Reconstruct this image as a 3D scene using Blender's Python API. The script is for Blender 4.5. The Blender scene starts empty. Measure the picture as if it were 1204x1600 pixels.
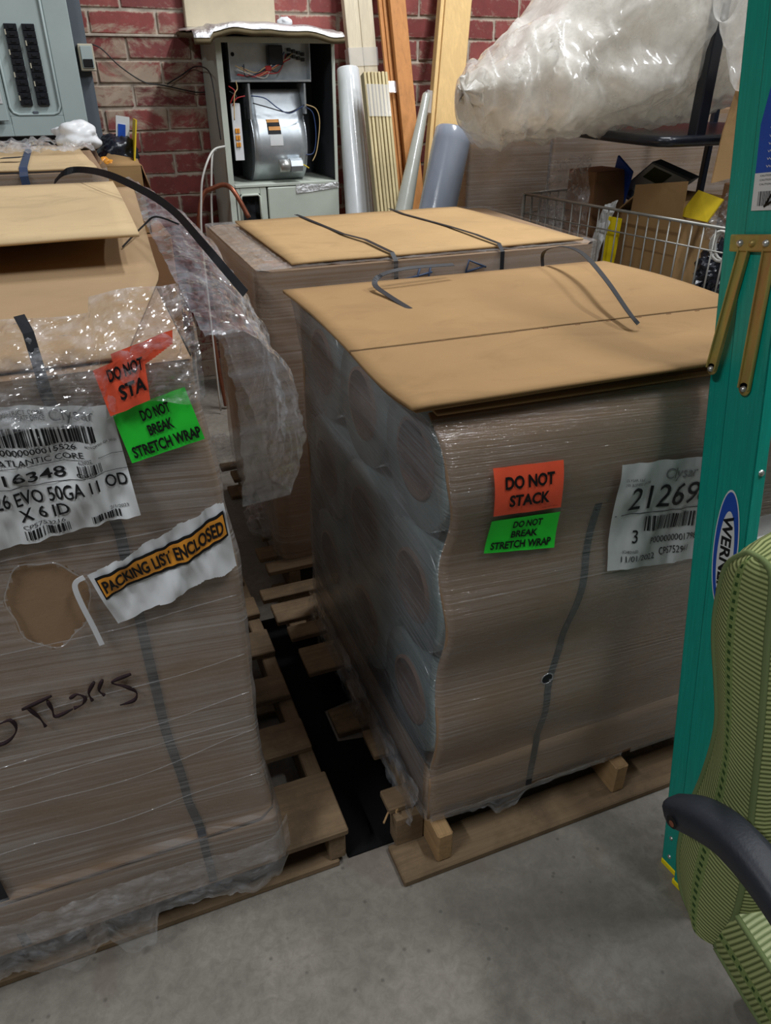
import bpy, bmesh, math, random
from mathutils import Vector, Matrix, noise
random.seed(7)
R = math.radians
scene = bpy.context.scene
COL = scene.collection

# ------------------------------------------------------------------ camera, world, lights, exposure
cam_d = bpy.data.cameras.new('camera'); cam = bpy.data.objects.new('camera', cam_d); COL.objects.link(cam)
cam.location = (0, 0, 1.6)
cam.rotation_euler = (R(90 - 30.7), 0, R(-21.8))
cam_d.sensor_fit = 'VERTICAL'; cam_d.sensor_height = 24.0; cam_d.sensor_width = 24.0
cam_d.lens = 24.0 * 1160 / 1600
cam_d.clip_start = 0.02
scene.camera = cam

world = bpy.data.worlds.new('world'); scene.world = world; world.use_nodes = True
world.node_tree.nodes['Background'].inputs[0].default_value = (0.80, 0.88, 1.0, 1)
world.node_tree.nodes['Background'].inputs[1].default_value = 0.028

def area(name, loc, sx, sy, watts, col=(1, 0.95, 0.88)):
    d = bpy.data.lights.new(name, 'AREA'); d.shape = 'RECTANGLE'; d.size = sx; d.size_y = sy
    d.energy = watts; d.color = col
    o = bpy.data.objects.new(name, d); COL.objects.link(o); o.location = loc
    return o
LAMPS = [((1.45, -0.10, 4.15), 48), ((1.9, 2.70, 4.15), 92), ((-2.4, -0.3, 4.15), 80), ((3.5, 0.9, 4.15), 62)]
for loc, w in LAMPS:
    area('tube_light', loc, 0.16, 1.2, w, (0.94, 0.97, 1.0))
vs = scene.view_settings
vs.view_transform = 'Standard'; vs.look = 'None'; vs.gamma = 1.0; vs.use_curve_mapping = False
vs.exposure = 0.2

# ------------------------------------------------------------------ material helpers
MATS = {}
class NT:
    def __init__(s, name):
        m = bpy.data.materials.new(name); m.use_nodes = True
        s.m = m; s.t = m.node_tree; s.n = s.t.nodes; s.l = s.t.links
        s.b = s.n['Principled BSDF']; s.out = s.n['Material Output']
        MATS[name] = m
    def new(s, kind, **kw):
        n = s.n.new(kind)
        for k, v in kw.items():
            if k in n.inputs.keys() if hasattr(n.inputs, 'keys') else False: n.inputs[k].default_value = v
            else: setattr(n, k, v)
        return n
    def link(s, a, b): s.l.new(a, b)
    def coord(s, out='Object', scale=(1, 1, 1), rot=(0, 0, 0)):
        if out == 'World':
            src = s.n.new('ShaderNodeNewGeometry').outputs['Position']
        else:
            src = s.n.new('ShaderNodeTexCoord').outputs[out]
        mp = s.n.new('ShaderNodeMapping'); mp.inputs['Scale'].default_value = scale; mp.inputs['Rotation'].default_value = rot
        s.l.new(src, mp.inputs['Vector']); return mp.outputs[0]
    def noise(s, vec, scale, detail=4, rough=0.6, dist=0.0):
        n = s.n.new('ShaderNodeTexNoise'); n.inputs['Scale'].default_value = scale; n.inputs['Detail'].default_value = detail
        n.inputs['Roughness'].default_value = rough; n.inputs['Distortion'].default_value = dist
        s.l.new(vec, n.inputs['Vector']); return n.outputs['Fac']
    def ramp(s, fac, stops, interp='LINEAR'):
        r = s.n.new('ShaderNodeValToRGB'); r.color_ramp.interpolation = interp
        e = r.color_ramp.elements
        while len(e) < len(stops): e.new(0.5)
        for i, (p, c) in enumerate(stops):
            e[i].position = p; e[i].color = (c, c, c, 1) if isinstance(c, (int, float)) else (*c, 1)
        s.l.new(fac, r.inputs[0]); return r.outputs[0]
    def math(s, op, a, b=None, c=None, clamp=False):
        n = s.n.new('ShaderNodeMath'); n.operation = op; n.use_clamp = clamp
        for i, v in enumerate((a, b, c)):
            if v is None: continue
            if isinstance(v, (int, float)): n.inputs[i].default_value = v
            else: s.l.new(v, n.inputs[i])
        return n.outputs[0]
    def mix(s, fac, a, b, mode='MIX'):
        n = s.n.new('ShaderNodeMix'); n.data_type = 'RGBA'; n.blend_type = mode
        if isinstance(fac, (int, float)): n.inputs[0].default_value = fac
        else: s.l.new(fac, n.inputs[0])
        for i, v in ((6, a), (7, b)):
            if isinstance(v, tuple): n.inputs[i].default_value = (*v, 1)
            else: s.l.new(v, n.inputs[i])
        return n.outputs[2]
    def bump(s, h, strength, dist=0.01, to=None):
        n = s.n.new('ShaderNodeBump'); n.inputs['Strength'].default_value = strength; n.inputs['Distance'].default_value = dist
        s.l.new(h, n.inputs['Height'])
        if to is None: s.l.new(n.outputs[0], s.b.inputs['Normal'])
        return n.outputs[0]
    def base(s, col, rough=0.6, metal=0.0, spec=0.5):
        if isinstance(col, tuple): s.b.inputs['Base Color'].default_value = (*col, 1)
        else: s.l.new(col, s.b.inputs['Base Color'])
        if isinstance(rough, (int, float)): s.b.inputs['Roughness'].default_value = rough
        else: s.l.new(rough, s.b.inputs['Roughness'])
        s.b.inputs['Metallic'].default_value = metal
        s.b.inputs['Specular IOR Level'].default_value = spec

def lin(r, g, b):
    f = lambda c: (c / 255 / 12.92) if c / 255 <= 0.04045 else ((c / 255 + 0.055) / 1.055) ** 2.4
    return (f(r), f(g), f(b))

def simple(name, col, rough=0.6, metal=0.0, spec=0.5, mottle=0.12, scale=8.0, bump=0.0):
    t = NT(name); v = t.coord('World')
    n = t.noise(v, scale, 5)
    dark = tuple(c * (1 - mottle) for c in col); lite = tuple(min(1, c * (1 + mottle)) for c in col)
    t.base(t.ramp(n, [(0.3, dark), (0.7, lite)]), rough, metal, spec)
    if bump: t.bump(t.noise(v, scale * 8, 4), bump, 0.004)
    return t.m

def cardboard(name, col, smudge=0.0, flute='X'):
    t = NT(name); v = t.coord('World')
    n = t.noise(v, 3.0, 6, 0.6)
    c = t.ramp(n, [(0.3, tuple(k * 0.86 for k in col)), (0.7, tuple(min(1, k * 1.08) for k in col))])
    fine = t.noise(t.coord('World', scale=(40, 40, 40)), 14, 2)
    c = t.mix(t.ramp(fine, [(0.42, 0.0), (0.75, 0.35)]), c, tuple(k * 0.75 for k in col))
    if smudge:
        s = t.noise(t.coord('World', scale=(1.4, 2.4, 2.4)), 4.0, 6, 0.65, 0.9)
        c = t.mix(t.math('MULTIPLY', t.ramp(s, [(0.52, 0.0), (0.72, 1.0)]), smudge), c, tuple(k * 0.42 for k in col))
    t.base(c, 0.85, 0, 0.25)
    sc = (1, 160, 160) if flute == 'X' else (160, 1, 160)
    t.bump(t.noise(t.coord('World', scale=sc), 1.0, 1), 0.08, 0.003)
    return t.m

def wood(name, col, rough=0.75, grain=(1.2, 30, 30), dirt=0.35, dark=0.5):
    t = NT(name); v = t.coord('Object', scale=grain)
    n = t.noise(v, 2.2, 8, 0.65, 0.8)
    oi = t.n.new('ShaderNodeObjectInfo')
    c = t.ramp(n, [(0.25, tuple(k * dark for k in col)), (0.5, col), (0.75, tuple(min(1, k * 1.25) for k in col))])
    c = t.mix(0.35, c, t.ramp(oi.outputs['Random'], [(0, tuple(k * 0.6 for k in col)), (1, tuple(min(1, k * 1.2) for k in col))]))
    d = t.noise(t.coord('World'), 7, 6, 0.7)
    c = t.mix(t.math('MULTIPLY', t.ramp(d, [(0.45, 0.0), (0.75, 1.0)]), dirt), c, tuple(k * 0.25 for k in col))
    t.base(c, rough, 0, 0.3)
    t.bump(n, 0.35, 0.003)
    return t.m

def film(name, haze=(0.06, 0.5), uvscale=(1.6, 55), rough=0.14, tint=(0.78, 0.8, 0.83), bump=0.5, coord='UV', nscale=1.0, patch=0.5, gloss_rough_haze=0.3, ior=1.5, rot=0.0, ridged=0.0, transl=0.0):
    """clear stretch film: fresnel gloss over transparent, with hazy stretch streaks"""
    t = NT(name)
    sc = (uvscale[0], uvscale[1], 1) if coord == 'UV' else (uvscale[0], uvscale[0], uvscale[1])
    v = t.coord(coord, scale=sc, rot=(0, 0, rot))
    st = t.noise(v, nscale, 5, 0.6, 0.15)
    pt = t.noise(t.coord(coord, scale=(4, 7, 1) if coord == 'UV' else (4, 4, 7)), 1.0, 4, 0.6, 0.5)
    f = t.math('MULTIPLY', t.ramp(st, [(0.38, haze[0]), (0.68, haze[1])]), t.ramp(pt, [(0.3, 1.0 - patch), (0.7, 1.0 + patch * 0.6)]), clamp=True)
    h = st
    if ridged:
        rn = t.n.new('ShaderNodeTexNoise'); rn.noise_type = 'RIDGED_MULTIFRACTAL'; rn.inputs['Scale'].default_value = ridged; rn.inputs['Detail'].default_value = 4; rn.inputs['Distortion'].default_value = 0.6
        t.l.new(t.coord('World'), rn.inputs['Vector']); h = t.math('ADD', t.math('MULTIPLY', st, 0.3), rn.outputs[0])
    nb = t.bump(h, bump, 0.004, to=False)
    tr = t.n.new('ShaderNodeBsdfTransparent'); tr.inputs[0].default_value = (0.97, 0.97, 0.97, 1)
    gl = t.n.new('ShaderNodeBsdfGlossy'); gl.inputs['Roughness'].default_value = rough; gl.inputs[0].default_value = (1, 1, 1, 1)
    t.l.new(nb, gl.inputs['Normal'])
    fr = t.n.new('ShaderNodeFresnel'); t.l.new(nb, fr.inputs['Normal'])
    bf = t.n.new('ShaderNodeNewGeometry').outputs['Backfacing']; t.l.new(t.math('MULTIPLY_ADD', bf, 1.0 / ior - ior, ior), fr.inputs[0])   # a thin sheet reflects alike on both sides
    m1 = t.n.new('ShaderNodeMixShader'); t.l.new(fr.outputs[0], m1.inputs[0]); t.l.new(tr.outputs[0], m1.inputs[1]); t.l.new(gl.outputs[0], m1.inputs[2])
    t.base(tint, gloss_rough_haze, 0, 0.5); t.l.new(nb, t.b.inputs['Normal'])
    hz_out = t.b.outputs[0]
    if transl:
        tl = t.n.new('ShaderNodeBsdfTranslucent'); tl.inputs[0].default_value = (*tint, 1); mt = t.n.new('ShaderNodeMixShader'); mt.inputs[0].default_value = transl
        t.l.new(hz_out, mt.inputs[1]); t.l.new(tl.outputs[0], mt.inputs[2]); hz_out = mt.outputs[0]
    m2 = t.n.new('ShaderNodeMixShader'); t.l.new(f, m2.inputs[0]); t.l.new(m1.outputs[0], m2.inputs[1]); t.l.new(hz_out, m2.inputs[2])
    t.l.new(m2.outputs[0], t.out.inputs[0])
    return t.m

# ------------------------------------------------------------------ materials
def m_floor():
    t = NT('concrete'); v = t.coord('World')
    a = t.noise(v, 1.6, 8, 0.62); b = t.noise(v, 9, 8, 0.7); c = t.noise(v, 60, 3, 0.6)
    col = t.ramp(a, [(0.30, lin(116, 110, 101)), (0.5, lin(150, 144, 134)), (0.70, lin(178, 171, 159))])
    col = t.mix(t.ramp(b, [(0.35, 0.0), (0.75, 0.5)]), col, lin(110, 104, 96))
    d2 = t.noise(t.coord('World', scale=(1, 1, 1)), 38, 8, 0.75, 0.5)
    col = t.mix(t.ramp(d2, [(0.40, 0.0), (0.62, 0.45)]), col, lin(104, 98, 90))
    d3 = t.noise(v, 3.1, 5, 0.6, 0.8)
    col = t.mix(t.ramp(d3, [(0.58, 0.0), (0.66, 0.35)]), col, lin(112, 96, 84))
    sp = t.n.new('ShaderNodeTexVoronoi'); sp.inputs['Scale'].default_value = 22; t.l.new(v, sp.inputs['Vector'])
    spot = t.ramp(sp.outputs['Distance'], [(0.05, 0.5), (0.12, 0.0)])
    col = t.mix(spot, col, lin(70, 66, 60))
    t.base(col, t.ramp(b, [(0.3, 0.45), (0.7, 0.75)]), 0, 0.4)
    t.bump(c, 0.12, 0.003); return t.m
def m_brick():
    t = NT('red_brick'); v = t.coord('World')
    oi = t.n.new('ShaderNodeObjectInfo')
    a = t.noise(v, 14, 7, 0.65)
    c = t.ramp(oi.outputs['Random'], [(0, lin(122, 62, 60)), (0.35, lin(146, 74, 70)), (0.7, lin(158, 88, 82)), (1, lin(112, 60, 60))])
    c = t.mix(t.ramp(a, [(0.4, 0.0), (0.75, 0.5)]), c, lin(104, 62, 60))
    # smeared render / whitewash left on the bricks: a stain with a shape of its own on the wall between panel and cabinet
    n = t.noise(t.coord('World', scale=(1, 1, 1.6)), 6.5, 8, 0.72, 0.6)
    sx = t.n.new('ShaderNodeSeparateXYZ'); t.l.new(t.coord('World'), sx.inputs[0])
    band = t.math('SUBTRACT', 1.0, t.math('MULTIPLY', t.math('ABSOLUTE', t.math('SUBTRACT', sx.outputs[2], 1.57)), 3.6), clamp=True)
    side = t.math('SUBTRACT', 1.0, t.math('MULTIPLY', t.math('ABSOLUTE', t.math('SUBTRACT', sx.outputs[0], 0.38)), 1.6), clamp=True)
    w = t.math('ADD', n, t.math('MULTIPLY', t.math('MULTIPLY', band, side), 0.24))
    c = t.mix(t.ramp(w, [(0.56, 0.0), (0.70, 0.88)]), c, lin(176, 160, 140))
    g = t.n.new('ShaderNodeTexCoord').outputs['Generated']; gs = t.n.new('ShaderNodeSeparateXYZ'); t.l.new(g, gs.inputs[0])
    ex = t.math('MULTIPLY', t.math('SUBTRACT', 0.5, t.math('ABSOLUTE', t.math('SUBTRACT', gs.outputs[0], 0.5))), 0.294)
    ez = t.math('MULTIPLY', t.math('SUBTRACT', 0.5, t.math('ABSOLUTE', t.math('SUBTRACT', gs.outputs[2], 0.5))), 0.0895)
    ed = t.math('ADD', t.math('MINIMUM', ex, ez), t.math('MULTIPLY', t.math('SUBTRACT', t.noise(v, 22, 6, 0.7), 0.5), 0.05))
    c = t.mix(t.ramp(ed, [(0.000, 0.9), (0.008, 0.0)]), c, lin(178, 164, 146))
    n2 = t.noise(v, 26, 5, 0.7)
    c = t.mix(t.ramp(n2, [(0.58, 0.0), (0.75, 0.45)]), c, lin(168, 140, 130))
    t.base(c, 0.8, 0, 0.35); t.bump(a, 0.5, 0.006); return t.m
def m_mortar():
    t = NT('mortar'); v = t.coord('World'); a = t.noise(v, 12, 7, 0.7)
    t.base(t.ramp(a, [(0.3, lin(150, 136, 124)), (0.7, lin(206, 194, 178))]), 0.95); t.bump(a, 0.6, 0.008); return t.m
def m_fiberglass():
    t = NT('green_fiberglass'); v = t.coord('Object', scale=(60, 60, 3)); n = t.noise(v, 3, 6, 0.7)
    s = t.noise(t.coord('Object', scale=(1, 1, 0.15)), 260, 3, 0.7)
    c = t.ramp(n, [(0.3, lin(0, 140, 124)), (0.7, lin(4, 160, 142))])
    c = t.mix(t.ramp(s, [(0.62, 0.0), (0.72, 0.45)]), c, lin(70, 186, 170))
    t.base(c, 0.42, 0, 0.5); t.bump(n, 0.05, 0.002); return t.m
def m_galv():
    t = NT('galvanised_steel'); v = t.coord('World'); vo = t.n.new('ShaderNodeTexVoronoi'); vo.inputs['Scale'].default_value = 60
    t.l.new(v, vo.inputs['Vector']); n = t.noise(v, 9, 5)
    c = t.ramp(n, [(0.3, lin(166, 174, 180)), (0.7, lin(206, 212, 216))])
    t.base(c, 0.36, 0.6, 0.5); return t.m
def m_foil():
    t = NT('foil'); v = t.coord('World'); n = t.noise(v, 40, 5, 0.7)
    t.base((0.88, 0.89, 0.90), 0.30, 0.85); t.bump(n, 0.9, 0.010); return t.m
def m_fabric(name, freq, vertical_band=0.5, light=(162, 170, 114), dark=(80, 92, 48), curve=0.0):
    """striped upholstery: UV x across the panel (metres), UV y along it (metres)"""
    t = NT(name); tc = t.n.new('ShaderNodeTexCoord'); sp = t.n.new('ShaderNodeSeparateXYZ'); t.l.new(tc.outputs['UV'], sp.inputs[0])
    u, v = sp.outputs[0], sp.outputs[1]
    vv = t.math('ADD', v, t.math('MULTIPLY', u, curve))
    saw = t.math('FRACT', t.math('MULTIPLY', vv, 1.0 / freq))
    st = t.ramp(saw, [(0.0, 0.0), (0.10, 0.15), (0.30, 1.0), (0.62, 1.0), (0.80, 0.1), (1.0, 0.0)])
    thread = t.noise(t.coord('UV', scale=(900, 900, 1)), 1, 2)
    c = t.mix(st, lin(*dark), lin(*light))
    fine = t.math('FRACT', t.math('MULTIPLY', vv, 3.0 / freq))
    c = t.mix(t.math('MULTIPLY', t.ramp(fine, [(0.35, 0.0), (0.5, 1.0), (0.65, 0.0)]), 0.25), c, lin(*[min(255, k + 34) for k in light]))
    # plain band with a dotted line of dark squares, repeating every 0.125 m across
    per = 0.125
    q = t.math('SUBTRACT', t.math('FRACT', t.math('ADD', t.math('MULTIPLY', u, 1 / per), 0.5 - vertical_band / per)), 0.5)
    d = t.math('MULTIPLY', t.math('ABSOLUTE', q), per)
    inb = t.math('LESS_THAN', d, 0.0085); c = t.mix(inb, c, lin(124, 140, 84))
    dots = t.math('MULTIPLY', t.math('LESS_THAN', d, 0.0034), t.math('LESS_THAN', t.math('FRACT', t.math('MULTIPLY', v, 1 / 0.0135)), 0.45))
    c = t.mix(dots, c, lin(50, 76, 36))
    c = t.mix(t.ramp(thread, [(0.3, 0.0), (0.7, 0.18)]), c, lin(60, 66, 40))
    t.base(c, 0.9, 0, 0.2)
    t.bump(st, 0.35, 0.0015); return t.m
def m_bag():
    t = NT('bag_plastic'); v = t.coord('World'); n = t.noise(v, 7, 7, 0.65, 0.8); n2 = t.noise(v, 30, 4, 0.6, 1.0)
    c = t.ramp(n, [(0.3, lin(222, 216, 204)), (0.7, lin(248, 246, 240))])
    t.base(c, 0.3, 0, 0.5)
    nb = t.bump(t.math('ADD', n, t.math('MULTIPLY', n2, 0.25)), 0.5, 0.02)
    tl = t.n.new('ShaderNodeBsdfTranslucent'); t.l.new(c, tl.inputs[0]); tr = t.n.new('ShaderNodeBsdfTransparent')
    m1 = t.n.new('ShaderNodeMixShader'); m1.inputs[0].default_value = 0.35; t.l.new(t.b.outputs[0], m1.inputs[1]); t.l.new(tl.outputs[0], m1.inputs[2])
    m2 = t.n.new('ShaderNodeMixShader'); t.l.new(t.ramp(n2, [(0.3, 0.04), (0.7, 0.22)]), m2.inputs[0]); t.l.new(m1.outputs[0], m2.inputs[1]); t.l.new(tr.outputs[0], m2.inputs[2])
    t.l.new(m2.outputs[0], t.out.inputs[0]); return t.m

m_floor(); m_brick(); m_mortar(); m_fiberglass(); m_galv(); m_foil(); m_bag()
cardboard('card_lid', lin(160, 127, 86), 0.25)
cardboard('card_lid_far', lin(182, 149, 105), 0.25)
cardboard('card_pale', lin(200, 174, 134), 0.4)
cardboard('card_body', lin(150, 123, 96), 0.12, 'Z')
cardboard('card_inner', lin(162, 135, 102), 0.1)
cardboard('card_dark', lin(150, 112, 80), 0.2)
wood('pallet_wood', lin(132, 110, 84), dirt=0.75)
wood('pallet_wood_y', lin(132, 110, 84), grain=(30, 1.2, 30), dirt=0.75)
wood('pallet_light', lin(176, 142, 100), grain=(30, 1.2, 30), dirt=0.3)
wood('pine', lin(226, 190, 130), 0.55, (24, 24, 0.7), 0.0, 0.86)
wood('pale_wood', lin(214, 202, 176), 0.6, (24, 24, 0.7), 0.05, 0.86)
wood('brown_wood', lin(192, 132, 76), 0.6, (20, 20, 1.5), 0.1, 0.62)
wood('slat_wood', lin(206, 190, 146), 0.6, (24, 24, 0.7), 0.1, 0.8)
simple('panel_paint', lin(172, 186, 184), 0.45, 0, 0.5, 0.08, 3)
simple('panel_dark', lin(92, 100, 108), 0.5, 0, 0.5, 0.08, 3)
simple('cabinet_paint', lin(186, 192, 180), 0.5, 0, 0.4, 0.1, 4)
simple('cabinet_inside', lin(58, 60, 64), 0.7, 0, 0.3, 0.2, 6)
simple('breaker_black', lin(22, 24, 30), 0.4, 0, 0.5, 0.3, 40)
simple('black_plastic', lin(26, 28, 34), 0.45, 0, 0.4, 0.2, 20)
simple('strap_plastic', lin(28, 29, 33), 0.55, 0, 0.35, 0.15, 30)
simple('strap_blue', lin(52, 66, 92), 0.5, 0, 0.4, 0.15, 30)
simple('arm_plastic', lin(40, 43, 50), 0.5, 0, 0.4, 0.12, 24, 0.15)
simple('matt_black', lin(20, 20, 21), 0.9, 0, 0.15, 0.2, 20)
simple('black_metal', lin(22, 26, 36), 0.3, 0.0, 0.6, 0.2, 10)
simple('wire_metal', lin(150, 148, 142), 0.4, 0.4, 0.5, 0.1, 30)
simple('beige_plastic', lin(190, 184, 164), 0.5, 0, 0.4, 0.06, 10)
simple('beige_board', lin(200, 186, 160), 0.8, 0, 0.3, 0.1, 6)
simple('white_plastic', lin(222, 224, 226), 0.4, 0, 0.5, 0.06, 8)
simple('white_paper', lin(214, 216, 216), 0.6, 0, 0.4, 0.05, 20)
simple('grey_paper', lin(186, 190, 188), 0.5, 0, 0.5, 0.06, 20)
simple('orange_label', lin(248, 96, 64), 0.5, 0, 0.4, 0.04, 20)
simple('green_label', lin(44, 226, 62), 0.5, 0, 0.4, 0.03, 20)
simple('amber_band', lin(226, 150, 48), 0.45, 0, 0.5, 0.1, 12)
simple('ink', lin(22, 22, 24), 0.6, 0, 0.3, 0.05, 30)
simple('grey_ink', lin(120, 122, 124), 0.6, 0, 0.3, 0.05, 30)
simple('marker_ink', lin(40, 26, 30), 0.7, 0, 0.2, 0.2, 60)
simple('yellow_plastic', lin(246, 222, 20), 0.5, 0, 0.4, 0.05, 20)
simple('blue_print', lin(24, 74, 170), 0.45, 0, 0.5, 0.05, 20)
simple('lime_print', lin(120, 160, 60), 0.45, 0, 0.5, 0.1, 30)
simple('brown_core', lin(150, 126, 112), 0.75, 0, 0.3, 0.1, 20)
simple('copper', lin(150, 92, 70), 0.4, 0.7, 0.5, 0.25, 16)
simple('white_cable', lin(196, 194, 188), 0.5, 0, 0.4, 0.05, 20)
simple('wire_red', lin(170, 40, 40), 0.5); simple('wire_blue', lin(44, 66, 110), 0.5); simple('wire_black', lin(24, 24, 26), 0.5)
simple('wire_tan', lin(196, 168, 120), 0.5); simple('wire_yellow', lin(220, 190, 60), 0.5)
simple('aluminium', lin(200, 200, 196), 0.35, 0.8, 0.5, 0.08, 20)
simple('black_bag', lin(26, 30, 40), 0.25, 0, 0.6, 0.3, 12, 0.4)
simple('olive_dark', lin(70, 74, 46), 0.9, 0, 0.2, 0.1, 30)
simple('yellow_paper', lin(226, 196, 44), 0.6, 0, 0.3, 0.1, 20)
simple('picture_print', lin(150, 150, 130), 0.5, 0, 0.4, 0.3, 40)
simple('insulation', lin(104, 92, 66), 0.9)
simple('seam_dark', lin(86, 68, 52), 0.9)
simple('ceiling_paint', lin(150, 148, 144), 0.9, 0, 0.2, 0.08, 2)
def m_zinc():
    t = NT('yellow_zinc'); v = t.coord('World', scale=(6, 6, 2)); n = t.noise(v, 3.5, 5, 0.6, 0.6)
    t.base(t.ramp(n, [(0.3, lin(176, 132, 84)), (0.5, lin(178, 164, 92)), (0.62, lin(150, 150, 92)), (0.78, lin(190, 140, 104))]), 0.45, 0.45); return t.m
m_zinc()
def m_filmroll(name, col, trans=0.0):
    t = NT(name); v = t.coord('Object', scale=(1, 1, 0.6)); n = t.noise(v, 10, 5)
    t.base(t.ramp(n, [(0.3, tuple(k * 0.85 for k in col)), (0.7, col)]), 0.22, 0, 0.6)
    t.b.inputs['Coat Weight'].default_value = 0.6; t.b.inputs['Coat Roughness'].default_value = 0.12
    t.bump(t.noise(t.coord('Object', scale=(12, 12, 1)), 3, 4, 0.6, 1.0), 0.12, 0.006); return t.m
m_filmroll('film_silver', lin(232, 236, 238)); m_filmroll('film_bluegrey', lin(150, 158, 172)); m_filmroll('film_end', lin(150, 170, 172))
m_filmroll('film_smoke', lin(176, 178, 168))
m_fabric('fabric_side', 0.0072, 0.050, curve=-0.32)
m_fabric('fabric_front', 0.0072, 0.06)
m_fabric('fabric_seat', 0.0080, 0.05, light=(178, 186, 140), dark=(110, 124, 80))
film('film_left', (0.05, 0.30), (0.9, 210), 0.15, (0.74, 0.73, 0.73), 0.45, patch=0.7, ior=1.8)
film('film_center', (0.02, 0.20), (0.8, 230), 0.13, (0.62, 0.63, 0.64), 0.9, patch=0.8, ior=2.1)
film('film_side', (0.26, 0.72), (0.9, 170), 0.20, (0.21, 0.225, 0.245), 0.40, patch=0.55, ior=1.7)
film('film_far', (0.06, 0.30), (1.0, 130), 0.18, (0.66, 0.64, 0.63), 0.4, patch=0.6, ior=1.75)
film('film_crumple', (0.04, 0.26), (6, 9), 0.10, (0.86, 0.88, 0.92), 1.0, nscale=4.0, patch=0.8, ior=2.0, ridged=38)
film('film_drape', (0.05, 0.28), (5, 14), 0.09, (0.60, 0.64, 0.70), 0.9, nscale=3.0, patch=0.8, ior=2.1, ridged=32)
film('film_bagclear', (0.10, 0.40), (7, 8), 0.10, (0.75, 0.76, 0.78), 0.9, nscale=2.0, patch=0.6, ior=1.7, ridged=18)
film('film_bigbag', (0.28, 0.60), (5, 5), 0.12, (0.95, 0.93, 0.88), 0.85, nscale=2.0, patch=0.4, ior=1.65, ridged=7, transl=0.4, coord='Object')
film('tape_clear', (0.25, 0.6), (20, 20), 0.1, (0.85, 0.86, 0.88), 0.8, nscale=2.0)

# ------------------------------------------------------------------ mesh helpers
def tag(o, label=None, cat=None, group=None, kind=None):
    if label: o['label'] = label
    if cat: o['category'] = cat
    if group: o['group'] = group
    if kind: o['kind'] = kind
    return o
def thing(name, label, cat, loc=(0, 0, 0), group=None, rot=(0, 0, 0)):
    o = bpy.data.objects.new(name, None); COL.objects.link(o); o.location = loc; o.rotation_euler = rot
    o.empty_display_size = 0.05
    return tag(o, label, cat, group)

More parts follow.
